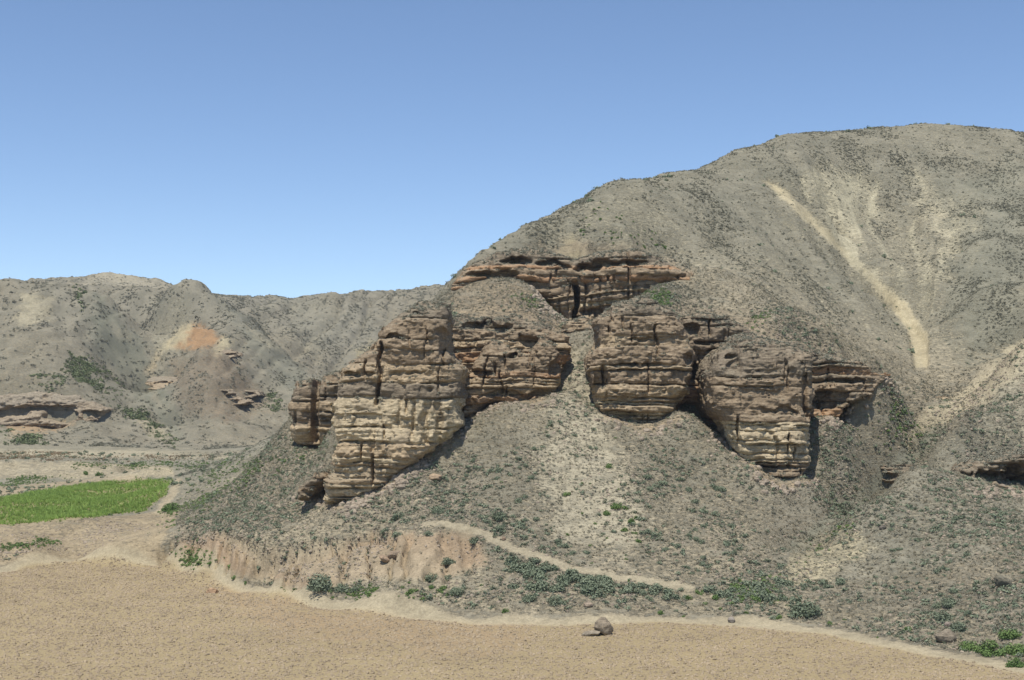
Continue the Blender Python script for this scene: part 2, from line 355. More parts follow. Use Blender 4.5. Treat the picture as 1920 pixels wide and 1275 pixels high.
ZZ -= .85*smask*sstep(-.02, .10, sdd)*np.exp(-np.clip(sdd, 0, 9)/1.5)*(.55+.45*n2(XX*.5+9, XX*.1)+.3)
PATH = [hit(u, v)[:2] for u, v in path_px]
PD = np.full_like(XX, 99.); bb = (YY > 60) & (YY < 90) & (np.abs(SS) < .4); PD[bb] = line_d(XX[bb], YY[bb], PATH)
pw = .14+.12*n2(XX*.7, YY*.7); Zpath = sstep(pw+.3, pw-.2, PD)
Ztrack = sstep(-.5, -.1, FD+.3*n2(XX*.6, YY*.6))*sstep(.75, .3, FD+.35*n2(XX*.5+8, YY*.5))*(YY > 40)

UU, VV = project(XX, np.maximum(YY, 1), ZZ); make_zones()
# ---- soil colours
def lerp(a, b, k): return a*(1-k[..., None]) + np.asarray(b)*k[..., None]
soil = np.broadcast_to(np.array([.365, .305, .215]), XX.shape+(3,)).copy()
veg = np.full(XX.shape, .55)
hillk = sstep(95, 120, YY); soil = lerp(soil, (.40, .35, .25), hillk); veg = veg*(1-hillk)+.78*hillk
big = fbm2(XX*.05+2, YY*.05+9, 4)
veg += .28*big*slope_zone
farh = sstep(195, 215, YY); soil = lerp(soil, (.40, .34, .24), farh)
K = zone([(840, 540), (1000, 420), (1190, 335), (1260, 420), (1200, 480), (1000, 470), (900, 500)], 20, 95, 135); soil = lerp(soil, (.38, .335, .24), K*.8); veg -= .25*K
K = zone([(560, 960), (640, 950), (860, 800), (960, 750), (1080, 650), (1130, 800), (1260, 790), (1400, 860), (1450, 920), (1400, 1100), (900, 1130), (560, 1100)], 25, 62, 98); soil = lerp(soil, (.38, .32, .225), K); veg = veg*(1-K)+(.42+.25*big)*K
K = zone([(1055, 640), (1100, 640), (1118, 720), (1140, 800), (1200, 960), (1180, 1040), (1040, 1000), (1000, 850), (1045, 760), (1060, 690)], 26, 66, 98); soil = lerp(soil, (.44, .385, .28), K*.85); veg -= .34*K
K = zone([(1760, 330), (1930, 300), (1930, 620), (1830, 680), (1770, 600), (1800, 450)], 30, 95, 165); veg += .35*K; soil = lerp(soil, (.34, .315, .22), K*.7)
K = zone([(180, 540), (260, 640), (330, 760), (340, 830), (250, 760), (170, 640)], 16, 190, 300); veg += .45*K; soil = lerp(soil, (.245, .24, .155), K*.85)
K = zone([(280, 560), (340, 540), (370, 600), (350, 640), (280, 690)], 16, 220, 330); soil = lerp(soil, (.44, .39, .275), K*.7); veg -= .2*K
K = zone([(400, 545), (440, 570), (560, 680), (590, 750), (540, 740), (470, 650)], 12, 200, 300); veg += .4*K; soil = lerp(soil, (.26, .25, .17), K*.7)
K = zone([(540, 560), (620, 545), (640, 600), (600, 680), (560, 640)], 16, 290, 420); soil = lerp(soil, (.42, .375, .27), K*.6); veg -= .1*K
K = zone([(640, 560), (700, 570), (720, 640), (650, 690), (620, 690)], 16, 290, 420); veg += .3*K
K = zone([(150, 540), (165, 520), (200, 508), (310, 524), (330, 545)], 5, 380, 480); soil = lerp(soil, (.47, .41, .30), K*.9); veg -= .3*K  # haze painted into the soil of the most distant hill, paler and less scrub
K = zone([(-60, 690), (230, 690), (300, 790), (-60, 800)], 16, 195, 260); soil = lerp(soil, (.33, .275, .185), K*.6)
K = zline([(1420, 1090), (1500, 1022), (1600, 948), (1700, 862), (1760, 805)], 12, 10, 74, 100); veg += .5*K; soil = lerp(soil, (.25, .245, .16), K*.8)
K = zone([(1500, 1050), (1600, 978), (1700, 895), (1800, 800), (1930, 660), (1930, 1000), (1700, 1080), (1560, 1100)], 10, 60, 97); soil = lerp(soil, (.40, .36, .265), K*.6)
# reddish apron right below the cliffs
for ln in ([(615, 948), (650, 948), (720, 912), (790, 862), (865, 800)], [(870, 775), (960, 745), (1010, 752), (1050, 700)], [(1115, 720), (1140, 780), (1200, 805), (1250, 795), (1290, 778)], [(1330, 800), (1400, 865), (1460, 915), (1520, 900), (1535, 860)], [(1535, 790), (1590, 768), (1665, 710)]):
    K = zline(ln, 5, 7, 76, 97); soil = lerp(soil, (.41, .30, .195), K*.75); veg -= .4*K
soil = lerp(soil, (.372, .268, .178), Zbank*.9); veg = veg*(1-Zbank)-.15*Zbank
Zc2 = Zchute*(.8+.2*sstep(-.4, .3, streak)); soil = lerp(soil, (.47, .395, .26), Zc2); veg -= .8*Zc2
zps = Zpale*(.55+.45*sstep(-.5, .4, streak)); soil = lerp(soil, (.50, .44, .31), zps*.85); veg -= .45*zps
zps = zone([(1440, 330), (1900, 330), (1900, 480), (1780, 640), (1720, 560), (1560, 420)], 30, 100, 165)*sstep(.25, .8, streak); soil = lerp(soil, (.46, .41, .29), zps*.6); veg -= .25*zps
soil = lerp(soil, (.44, .375, .255), Zpale2*.6); veg -= .35*Zpale2
soil = lerp(soil, (.44, .375, .25), Zyel*.9); veg -= .3*Zyel
soil = lerp(soil, (.46, .385, .245), Zcen*.9); veg -= .5*Zcen
# pale and orange scars on the far hills
for pg, colr in (([(320, 650), (345, 615), (375, 605), (400, 620), (420, 640), (390, 655)], (.42, .25, .13)), ([(300, 660), (340, 615), (365, 605), (345, 640)], (.5, .42, .27)), ([(395, 660), (420, 630), (435, 640), (410, 670)], (.48, .41, .27)),
                 ([(205, 605), (240, 625), (255, 650), (220, 630)], (.5, .43, .29)), ([(420, 575), (470, 610), (530, 660), (500, 650), (440, 600)], (.47, .41, .29)), ([(40, 545), (100, 555), (100, 600), (30, 610)], (.46, .40, .28)),
                 ([(0, 780), (60, 785), (140, 795), (100, 810), (20, 815)], (.43, .30, .18)), ([(270, 700), (290, 660), (300, 665), (285, 720), (310, 770), (290, 750)], (.46, .37, .24)), ([(240, 770), (290, 770), (330, 830), (280, 820)], (.43, .37, .26)),
                 ([(660, 660), (700, 640), (700, 655), (670, 670)], (.5, .42, .26))):
    K = zone(pg, 6, 190, 420, 6); soil = lerp(soil, colr, K*.9); veg -= .6*K
K = zone([(320, 690), (360, 660), (440, 660), (500, 760), (440, 790), (330, 780)], 15, 190, 300); soil = lerp(soil, (.33, .245, .165), K*.7); veg -= .25*K
# left foot and terraces
K = zone([(-50, 1060), (-50, 985), (130, 975), (300, 955), (340, 960), (300, 1020), (420, 1060), (300, 1062), (130, 1053)], 6, 82, 105); soil = lerp(soil, (.385, .305, .20), K); veg -= .35*K
K = zone([(-60, 898), (-60, 862), (130, 866), (320, 874), (330, 895), (150, 897)], 4, 140, 175, 3); soil = lerp(soil, (.44, .37, .255), K); veg -= .6*K
K = zone([(-60, 936), (0, 932), (130, 911), (270, 899), (250, 893), (100, 903), (-60, 915)], 3, 100, 165, 3); soil = lerp(soil, (.41, .33, .22), K); veg -= .7*K
K = zone([(-60, 856), (480, 862), (480, 846), (-60, 842)], 3, 160, 215, 3); soil = lerp(soil, (.43, .37, .26), K*.8); veg -= .5*K
K = zone([(290, 960), (315, 925), (330, 895), (345, 900), (325, 935), (305, 965)], 4, 90, 165, 3); soil = lerp(soil, (.42, .345, .235), K); veg -= .6*K
soil = lerp(soil, (.30, .255, .13), Zcrop); veg -= Zcrop*1.2
# lower strip above the field, path, track, field
K = sstep(.5, 1.5, FD)*sstep(6, 2.5, FD)*(YY < 82)*(UU > 420); soil = lerp(soil, (.385, .325, .225), K*.5); veg -= .1*K
soil = lerp(soil, (.41, .35, .245), Zpath*.55); veg -= Zpath
fk = sstep(.25, -.25, FD+.3*n2(XX*.6, YY*.6))
soil = lerp(soil, (.335, .260, .151), fk); veg = veg*(1-fk) - .3*fk
K = zone([(380, 1080), (560, 1140), (1000, 1180), (950, 1230), (500, 1180)], 25, 50, 90)*fk; soil = lerp(soil, (.345, .245, .15), K*.7)
soil = lerp(soil, (.43, .36, .245), Ztrack*.75); veg -= Ztrack
for pg in ([(840, 560), (870, 585), (960, 580), (1060, 610), (1060, 640), (950, 605), (840, 600)], [(1120, 610), (1150, 575), (1200, 550), (1290, 575), (1400, 590), (1460, 610), (1540, 650), (1640, 690), (1660, 715), (1540, 680), (1400, 650), (1280, 610)], [(735, 590), (790, 560), (840, 565), (840, 600), (790, 600)], [(840, 530), (900, 480), (1000, 455), (1200, 458), (1310, 510), (1300, 530), (1180, 490), (1000, 480), (900, 505)]):
    K = zone(pg, 12, 86, 112); soil = lerp(soil, (.315, .25, .175), K*.75); veg -= .25*K
K = zone([(845, 550), (900, 520), (985, 528), (1060, 600), (1040, 640), (960, 600), (850, 600)], 12, 94, 104); soil = lerp(soil, (.39, .30, .20), K*.8); veg -= .3*K
soil *= np.array([.965, .985, .955]); soil *= (1-.14*(1-fk))[..., None]*(1-.10*farh)[..., None]; soil *= (1+.05*fk*fbm2(XX*.12+5, YY*.12, 3))[..., None]
veg = np.clip(veg, -.4, 1.2)

# ---- terrain objects: one continuous surface cut along the borders of field, track, crops, terraces, hills
nr, nc = XX.shape
V = np.c_[XX.ravel(), YY.ravel(), ZZ.ravel()]
ii = (np.arange(nr-1)[:, None]*nc+np.arange(nc-1)[None]).ravel()
Q = np.c_[ii, ii+1, ii+nc+1, ii+nc]
def cc(A): return (A[:-1, :-1]+A[1:, :-1]+A[:-1, 1:]+A[1:, 1:]).ravel()/4
cY, cU, cV = cc(YY), cc(UU), cc(VV)
reg = np.zeros(len(Q), int)
reg[(cY > 205)] = 4
reg[(cY > 88) & (cY <= 205) & (cU < 330) & (cV > 836)] = 3
reg[cc(Zcrop) > .5] = 2
reg[cc(FD) < 0] = 1
reg[(cc(Ztrack) > .5)] = 6
reg[cc(Zpath) > .5] = 5
att = {'soil': soil.reshape(-1, 3), 'veg': veg.ravel(), 'calm': fk.ravel()}
for k, nm in {0: 'hillside', 1: 'field', 2: 'crop_field', 3: 'terrace', 4: 'far_hills', 5: 'footpath', 6: 'field_track'}.items():
    obj(nm, submesh(nm, V, Q, reg == k, att), M_ground, kind='structure')

# ------------------------------------------------------------------ sandstone outcrops: solid shapes with bedding, cracks and hollows
def surface_nets(D, org, vox):
    nx, ny, nz = D.shape; ins = D < 0
    c = np.zeros((nx-1, ny-1, nz-1), np.int8)
    for i in (0, 1):
        for j in (0, 1):
            for k in (0, 1): c += ins[i:nx-1+i, j:ny-1+j, k:nz-1+k]
    act = (c > 0) & (c < 8); idx = np.full(act.shape, -1, np.int64); A = np.argwhere(act); idx[act] = np.arange(len(A))
    acc = np.zeros((len(A), 3)); cnt = np.zeros(len(A))
    cor = [(i, j, k) for i in (0, 1) for j in (0, 1) for k in (0, 1)]
    for a in cor:
        for b in cor:
            if sum(b)-sum(a) == 1 and all(y >= x for x, y in zip(a, b)):
                da = D[A[:, 0]+a[0], A[:, 1]+a[1], A[:, 2]+a[2]]; db = D[A[:, 0]+b[0], A[:, 1]+b[1], A[:, 2]+b[2]]
                m = (da < 0) != (db < 0); t = np.where(m, da/(da-db+1e-12), 0)
                acc += m[:, None]*(np.array(a)+t[:, None]*(np.array(b)-np.array(a))); cnt += m
    Vv = (A + acc/cnt[:, None])*np.array(vox)+np.array(org)
    Fs = []
    for ax in range(3):
        sl = [slice(None)]*3; s2 = [slice(None)]*3; sl[ax] = slice(0, -1); s2[ax] = slice(1, None)
        e = ins[tuple(sl)] != ins[tuple(s2)]; E = np.argwhere(e); o1, o2 = [a for a in range(3) if a != ax]
        dims = act.shape
        E = E[(E[:, o1] > 0) & (E[:, o2] > 0) & (E[:, o1] < dims[o1]) & (E[:, o2] < dims[o2])]
        def g(d1, d2):
            P = E.copy(); P[:, o1] += d1; P[:, o2] += d2; return idx[P[:, 0], P[:, 1], P[:, 2]]
        q = np.c_[g(-1, -1), g(0, -1), g(0, 0), g(-1, 0)]
        flip = ins[E[:, 0], E[:, 1], E[:, 2]] ^ (ax == 1)
        q = np.where(flip[:, None], q, q[:, ::-1]); Fs.append(q)
    return Vv, np.concatenate(Fs)

CAPC, PALE, TAN, RED, BROWN = (.200, .162, .114), (.485, .395, .255), (.40, .305, .19), (.35, .215, .120), (.262, .197, .128)
LEDGE = []
def outcrop(label, poly_px, Y, tilt, bands, Rr=1.8, depth=7.0, vox=(.075, .105, .05), caves=(), cracks=(), seed=0, mat=None, cap_slope=0.0, warp=.12, rough=.16, name='rock_outcrop', group=None, dip=0.0, zoff=0.0, cat='rock outcrop'):
    """poly_px: outline traced at the face; Y: distance of the face at the outline's foot; tilt: metres the face leans back per metre of height
       bands: (v_top, v_bottom, bed_min, bed_max, amplitude, colours, name); caves: (u, v, half width px, half height px, depth m)"""
    rg = np.random.default_rng(seed+100)
    vb = max(p[1] for p in poly_px); zb = float(at(960, vb, Y)[2])
    def un(u, v):                                            # meets the leaning plane Yp = Y + tilt*(z-zb)
        s, t = ray(u, v); yy = (Y + tilt*(CAMZ-zb))/(1-tilt*t); return float(s*yy), float(yy), float(CAMZ+t*yy)
    PW = np.array([un(u, v) for u, v in poly_px]); px = PW[:, [0, 2]]; m = Y/F
    x0, x1, z0, z1 = px[:, 0].min()-.8, px[:, 0].max()+.8, px[:, 1].min()-.7, px[:, 1].max()+.7
    y0, y1 = min(PW[:, 1].min(), Y)-1.3, PW[:, 1].max()+depth
    gx, gy, gz = np.arange(x0, x1, vox[0]), np.arange(y0, y1, vox[1]), np.arange(z0, z1, vox[2])
    X2, Z2 = np.meshgrid(gx, gz, indexing='ij')
    wx = X2 + .22*n2(X2*.7+seed, Z2*.9); wz = Z2+.18*n2(X2*.8+seed+9, Z2*.7)
    sd2 = poly_sd(wx, wz, px)                                # (x, z)
    # beds
    beds = []
    for (va, vc, tmin, tmax, amp, cols_, bn) in bands:
        za, zc = un(960, va)[2], un(960, vc)[2]; z = za; first = True
        while z > zc:
            t = tmin*.6+(tmax*1.25-tmin*.6)*rg.random()**1.5 if tmin < .95 else rg.uniform(tmin, tmax)
            zl = max(z-t, zc)
            if zl-zc < tmin*.5: zl = zc
            beds.append((z, zl, 1.2*amp*rg.uniform(-1, 1), cols_[rg.integers(len(cols_))], bn, rg.uniform(.5, 1.5)*amp)); z = zl
    zt = np.array([b[0] for b in beds]); zlo = np.array([b[1] for b in beds]); pr = np.array([b[2] for b in beds]); am = np.array([b[5] for b in beds])
    zw = Z2 + warp*n2(X2*.35+seed*3, Z2*.15) + .08*n2(X2*1.3+seed, Z2*.6) + dip*(X2-X2.mean())
    bi = np.clip(len(beds)-1-np.searchsorted(zlo[::-1], zw, side='right')+1, 0, len(beds)-1)
    tt = np.clip((zw-zlo[bi])/(zt[bi]-zlo[bi]), 0, 1)
    lat = n2(X2*.45+bi*7.3+seed, bi*3.7+0*X2)                 # each bed juts out and back along its length
    notch = np.exp(-((zw-zlo[bi])/.05)**2)+np.exp(-((zt[bi]-zw)/.05)**2)
    notch *= .12+.88*sstep(-.3, .6, n2(X2*.6+bi*3.1, bi*5.+0*X2))
    blk_l = .9+.9*((bi*37) % 5)/4.; cell = np.floor(X2/blk_l+bi*.37+.25*n2(X2*.8, Z2*2.)); hsh = (np.sin(cell*12.9898+bi*78.233)*43758.5453) % 1.0
    fz = (np.sin(np.floor(zw/.11)*91.7+seed)*4375.85) % 1.0                # thin laminae
    prof = pr[bi]*(.6+.6*lat) + am[bi]*.4*(1-np.abs(2*tt-1)**6-.5) - notch*np.minimum(am[bi]*1.7, .5) + (am[bi]*.9+.08)*(hsh-.5)*sstep(-.5, .1, n2(X2*.3+5, bi*2.+0*X2)) + .13*(fz-.5)*sstep(-.35, .3, n2(X2*.6+seed, Z2*.5+4))
    di = np.clip(-sd2, 0, Rr)/Rr
    edge = Rr*(1-np.sqrt(np.clip(1-(1-di)**2, 0, 1)))
    Yf = (Y+tilt*(Z2-zb)) + edge - prof + cap_slope*np.clip(Z2-(z1-2.6), 0, 9)**2
    Yf += .55*n2(X2*.28+seed*1.7, Z2*.12)                      # buttress bulges
    ru = [q[0] for q in poly_px]; rv = [q[1] for q in poly_px]; auto = []
    if Y < 120 and max(ru)-min(ru) > 90:
        for _ in range(int((max(ru)-min(ru))/14)):
            v0_ = rg.uniform(min(rv), max(rv)); auto.append((rg.uniform(min(ru), max(ru)), v0_, v0_+rg.uniform(15, 60), rg.uniform(1.6, 3.6), rg.uniform(.25, .6)))
    for (cu, cv0, cv1, wpx, dep) in list(cracks)+auto:
        ax, _, az = un(cu, cv0); az2 = un(cu, cv1)[2]
        dx = np.abs(X2-ax-.15*n2(Z2*1.2+cu, Z2*0+3)); k = sstep(wpx*m, wpx*m*.3, dx)*sstep(az2-.2, az2+.2, Z2)*sstep(az+.2, az-.2, Z2); Yf += dep*k
    for (cu, cv, hu, hv, dep) in caves:
        ax, _, az = un(cu, cv)
        ex = (X2-ax+.45*n2(X2*1.1, Z2*1.3+cu))/(hu*m); ez = (Z2-az+.3*min(1, hv/9)*n2(X2*1.3+8, Z2*1.2+cu)+.1*n2(X2*3.4, Z2*2))/(hv*m)
        Yf += dep*np.sqrt(np.clip(1-np.abs(ex)**2.4-np.abs(ez)**2.4, 0, 1))
    D = Yf[:, None, :] - gy[None, :, None]
    S3 = np.broadcast_to(sd2[:, None, :], D.shape)
    D = np.maximum(D*.8, S3)
    D = np.maximum(D, (gy[None, :, None]-(y1-.5)))
    band = np.abs(D) < .75
    ix, iy, iz = np.nonzero(band); px_, py_, pz_ = gx[ix], gy[iy], gz[iz]
    nz_ = .55*rough*fbm3(px_*.9+seed, py_*.9, pz_*1.6, 2) + .16*np.round(2.6*fbm3(px_*.75+3+seed, py_*.75, pz_*1.1, 2))/2.6 + .11*np.round(2.2*fbm3(px_*2.1+30, py_*2.1+seed, pz_*3.4, 2))/2.2 + .4*rough*fbm3(px_*5.1, py_*5.1+seed, pz_*7.5, 2)
    pock = n3(px_*1.9+40+seed, py_*1.9, pz_*2.4); nz_ += .22*sstep(.68, .9, pock)
    D[band] += nz_
    Vv, Fq = surface_nets(D.astype(np.float32), (gx[0], gy[0], gz[0]), vox)
    # bed of every vertex, its stone colour
    zv = Vv[:, 2] + warp*n2(Vv[:, 0]*.35+seed*3, Vv[:, 2]*.15) + .08*n2(Vv[:, 0]*1.3+seed, Vv[:, 2]*.6) + dip*(Vv[:, 0]-X2.mean())
    b = np.clip(len(beds)-1-np.searchsorted(zlo[::-1], zv, side='right')+1, 0, len(beds)-1)
    tone = np.array([q[3] for q in beds])[b]*(1+.10*np.array([rg.uniform(-1, 1) for _ in beds])[b])[:, None]
    cr = sstep(.05, .5, n2(Vv[:, 0]*.5+seed, Vv[:, 2]*.5+3)+.3*n2(Vv[:, 0]*1.7, Vv[:, 2]*1.7))[:, None]*.5
    tone = tone*(1-cr)+np.array(BROWN)*cr
    gnd = np.array([0.0])
    if Y < 120:                                              # what lies deep inside the hill is left out
        ci = np.interp(Vv[:, 0]/Vv[:, 1], cols, np.arange(len(cols))); ri = np.interp(Vv[:, 1], rows, np.arange(len(rows)))
        gnd = ZZ[np.round(ri).astype(int), np.round(ci).astype(int)]
        Fq = Fq[(Vv[:, 2]-gnd)[Fq].max(1) > -.6]
    fn = np.cross(Vv[Fq[:, 2]]-Vv[Fq[:, 0]], Vv[Fq[:, 3]]-Vv[Fq[:, 1]]); fa = np.linalg.norm(fn, axis=1)+1e-9; fn /= fa[:, None]
    vn = np.zeros(len(Vv)); ct = np.zeros(len(Vv))+1e-9
    for c_ in range(4): np.add.at(vn, Fq[:, c_], fn[:, 2]); np.add.at(ct, Fq[:, c_], 1)
    vn /= ct; sg = 1.0 if np.average(fn[:, 1], weights=fa*(Vv[Fq[:, 0], 1] < Y+1.5)) < 0 else -1.0; vn *= sg
    if mat is None:
        dk = (sstep(.5, .85, vn)*.42)[:, None]; tone = tone*(1-dk)+np.array([.30, .255, .18])*dk
        if Y < 120:
            topk = sstep(.5, .8, fn[:, 2]*sg)*(.15+sstep(1.5, .2, px[:, 1].max()-Vv[Fq[:, 0], 2])); pick = rng.random(len(Fq)) < topk*fa*.5*26.0
            LEDGE.append(Vv[Fq[pick]].mean(1))
    root = bpy.data.objects.new(name, None); C.objects.link(root)
    root.location = (px[:, 0].mean(), Y, zb); root['label'] = label; root['category'] = cat
    if group: root['group'] = group
    Vv = Vv-np.array(root.location)
    fb = b[Fq].min(1)
    # beds thinner than what one can tell apart are joined into the one above
    gid = np.zeros(len(beds), int); g = 0; acc = 0
    for i in range(len(beds)):
        gid[i] = g; acc += zt[i]-zlo[i]
        if acc > .42: g += 1; acc = 0
    fg = gid[fb]
    for k in np.unique(fg):
        nm = beds[int(np.where(gid == k)[0][0])][4]
        fk_ = np.where(fg == k)[0]; lab = np.arange(len(Vv)); ff = Fq[fk_]
        for _ in range(200):
            mn = lab[ff].min(1); l2 = lab.copy()
            for c_ in range(4): np.minimum.at(l2, ff[:, c_], mn)
            l2 = l2[l2]
            if (l2 == lab).all(): break
            lab = l2
        lf = lab[ff[:, 0]]
        for q in np.unique(lf):
            if (lf == q).sum() > 60: obj(nm, submesh(nm, Vv, Fq, fk_[lf == q], {'tone': tone} if mat is None else {'soil': tone, 'veg': np.full(len(Vv), .1)}), mat or M_rock, root)
    return root

G1 = 'sandstone outcrops of the middle cliff'
outcrop('tall pale sandstone buttress at the left end of the cliff, thin beds at its foot',
    [(612, 942), (608, 905), (625, 890), (625, 760), (632, 715), (642, 690), (690, 652), (725, 615), (745, 585), (790, 560), (832, 572), (840, 620), (838, 650), (864, 690), (867, 735), (858, 765), (866, 797), (830, 828), (780, 865), (720, 912), (650, 952)],
    79.2, .26, [(540, 655, 1.0, 1.8, .16, [CAPC, BROWN], 'weathered_cap'), (655, 745, .5, 1.0, .24, [BROWN, CAPC, TAN], 'rock_layer'), (745, 802, 1.6, 2.0, .14, [PALE], 'pale_rock_layer'), (802, 858, .3, .8, .26, [PALE, TAN], 'pale_rock_layer'), (858, 960, .16, .42, .16, [PALE, TAN], 'thin_rock_layer')],
    Rr=1.05, seed=1, cracks=[(712, 640, 760, 5, .9), (752, 748, 800, 4, .3), (773, 750, 820, 4, .35), (798, 755, 830, 10, .5), (822, 758, 830, 9, .45), (700, 800, 850, 6, .3)], caves=[(655, 703, 20, 6, .7), (690, 697, 14, 5, .5), (735, 630, 26, 5, .5), (825, 640, 12, 25, .8), (790, 587, 16, 3, .4), (760, 700, 40, 4, .35)], cap_slope=.35)
outcrop('dark ledgy outcrop standing behind the left edge of the pale buttress',
    [(545, 828), (540, 790), (545, 755), (552, 718), (582, 714), (590, 735), (606, 704), (640, 695), (660, 700), (660, 835), (600, 833), (570, 840)],
    96, .2, [(690, 750, .5, 1.0, .3, [CAPC, BROWN], 'weathered_cap'), (750, 845, .25, .6, .3, [BROWN, TAN, CAPC], 'rock_layer')], Rr=1.0, seed=2, cracks=[(592, 700, 830, 9, 1.3)], vox=(.13, .18, .09))
outcrop('brown banded cliff wall left of the centre, below the grassy cone',
    [(828, 790), (832, 590), (870, 588), (920, 600), (965, 592), (1010, 605), (1050, 622), (1066, 650), (1056, 690), (1040, 745), (1000, 765), (900, 775), (862, 795)],
    90.0, .15, [(560, 640, .7, 1.3, .22, [CAPC, BROWN], 'weathered_cap'), (640, 700, .25, .6, .24, [RED, TAN, BROWN], 'rock_layer'), (700, 800, .25, .6, .24, [RED, TAN], 'rock_layer')], Rr=1.2, seed=3, caves=[(930, 612, 40, 10, .9), (880, 606, 20, 7, .7), (1000, 645, 30, 12, .8)])
outcrop('rounded lower ledge with two sandy humps on top, left of the central scree',
    [(858, 790), (862, 715), (885, 680), (925, 632), (958, 650), (990, 664), (1013, 620), (1036, 655), (1053, 690), (1050, 715), (1032, 745), (1000, 758), (930, 752), (880, 775)],
    87.6, .30, [(600, 698, .9, 1.5, .12, [BROWN, CAPC], 'weathered_cap'), (698, 722, .3, .6, .26, [TAN, RED], 'rock_layer'), (722, 790, .3, .7, .30, [TAN, RED, BROWN], 'rock_layer')], Rr=1.2, seed=4, caves=[(965, 668, 10, 7, 1.2), (1045, 685, 14, 20, 1.3), (960, 740, 70, 7, .8), (900, 700, 30, 6, .6)])
outcrop('long overhanging brow of rock across the top of the cliff',
    [(838, 560), (840, 532), (866, 503), (900, 488), (960, 464), (1020, 468), (1060, 480), (1090, 485), (1130, 474), (1190, 468), (1240, 488), (1296, 512), (1298, 526), (1240, 524), (1190, 532), (1130, 538), (1080, 530), (1030, 526), (985, 526), (930, 520), (890, 526), (866, 556)],
    102.2, .5, [(440, 496, .5, .9, .2, [CAPC, BROWN], 'weathered_cap'), (496, 560, .3, .7, .24, [TAN, BROWN, RED], 'rock_layer')], Rr=1.0, seed=5, vox=(.14, .16, .09), depth=6,
    caves=[(975, 488, 34, 8, 1.7), (1030, 493, 24, 7, 1.3), (1066, 499, 14, 4, .9), (1108, 500, 24, 8, 1.6), (1160, 494, 52, 7, 1.4), (900, 512, 30, 6, 1.0), (1270, 518, 8, 6, .8), (1285, 516, 6, 5, .7), (940, 514, 40, 5, .8)])
outcrop('recessed banded wall with a dark vertical slot under the upper brow',
    [(960, 530), (985, 520), (1090, 515), (1215, 520), (1240, 530), (1190, 565), (1150, 590), (1110, 612), (1072, 612), (1050, 585), (1020, 560)],
    102.8, .12, [(500, 545, .6, 1.0, .2, [BROWN, CAPC], 'rock_layer'), (545, 620, .22, .55, .28, [TAN, PALE, BROWN], 'rock_layer')], Rr=.7, seed=6, vox=(.13, .16, .08), cracks=[(1080, 528, 620, 7, 2.4)], caves=[(1110, 585, 40, 6, .8)], dip=-.10)
outcrop('small rock arch with a dark hollow at the top of the central scree',
    [(1046, 645), (1060, 606), (1085, 600), (1126, 606), (1130, 650), (1105, 648), (1088, 640), (1066, 640)], 96.6, .2, [(580, 660, .4, .8, .15, [BROWN, TAN], 'rock_layer')], Rr=.6, seed=15, depth=4, vox=(.09, .12, .06), caves=[(1078, 630, 13, 8, 1.4), (1112, 640, 12, 7, .8)])
outcrop('barrel shaped stack of rock ledges right of the central scree',
    [(1135, 775), (1112, 720), (1106, 670), (1124, 640), (1120, 600), (1160, 566), (1210, 558), (1262, 578), (1290, 610), (1302, 650), (1302, 700), (1298, 738), (1268, 748), (1256, 792), (1210, 806), (1160, 800)],
    85.9, .22, [(540, 630, .7, 1.2, .16, [BROWN, CAPC], 'weathered_cap'), (630, 685, .9, 1.5, .18, [BROWN, TAN], 'rock_layer'), (685, 745, .45, .8, .30, [TAN, BROWN, RED], 'rock_layer'), (745, 810, .3, .6, .32, [PALE, TAN], 'rock_layer')], Rr=1.5, seed=7,
    caves=[(1205, 636, 34, 4, .5), (1125, 720, 14, 30, 1.0), (1200, 684, 60, 5, .6), (1170, 771, 30, 6, .9), (1290, 670, 10, 12, .8)])
outcrop('dark recessed rock wall with a cave between the barrel stack and the pillar',
    [(1255, 800), (1270, 700), (1282, 620), (1290, 592), (1330, 590), (1392, 602), (1420, 640), (1420, 800), (1330, 815)],
    89.4, .16, [(570, 640, .5, .9, .26, [CAPC, BROWN], 'weathered_cap'), (640, 820, .4, .8, .28, [BROWN, CAPC, RED], 'rock_layer')], Rr=.9, seed=8, caves=[(1300, 692, 22, 14, 2.2), (1298, 618, 18, 14, 1.2), (1360, 655, 40, 8, .9), (1310, 770, 40, 22, 1.8), (1330, 640, 20, 5, .8)])
outcrop('massive rounded pillar tapering to pale thin beds at its foot',
    [(1340, 700), (1352, 662), (1372, 650), (1392, 632), (1440, 628), (1500, 645), (1528, 662), (1533, 720), (1533, 770), (1527, 800), (1522, 870), (1512, 898), (1472, 915), (1440, 905), (1392, 852), (1372, 802), (1347, 775), (1338, 730)],
    81.9, .30, [(600, 705, 1.2, 2.0, .10, [CAPC], 'weathered_cap'), (705, 790, .8, 1.4, .16, [CAPC, BROWN], 'rock_layer'), (790, 865, .25, .55, .22, [PALE], 'pale_rock_layer'), (865, 920, .3, .6, .3, [TAN, BROWN], 'thin_rock_layer')], Rr=1.35, seed=9,
    cracks=[(1508, 700, 790, 7, .5), (1455, 820, 870, 5, .35)], caves=[(1376, 670, 20, 6, 1.0), (1385, 690, 12, 18, .5), (1460, 770, 50, 6, .5), (1450, 878, 50, 6, .7)], cap_slope=.3)
outcrop('wedge of red and dark ledges right of the pillar',
    [(1520, 660), (1560, 662), (1610, 678), (1640, 695), (1672, 706), (1640, 735), (1590, 762), (1530, 800), (1515, 800)],
    87.5, .2, [(640, 685, .5, .8, .22, [CAPC], 'weathered_cap'), (685, 810, .3, .65, .28, [RED, BROWN, CAPC], 'rock_layer')], Rr=.3, seed=10, caves=[(1545, 750, 40, 14, 1.1), (1580, 712, 34, 5, .8), (1555, 670, 24, 5, .6)])
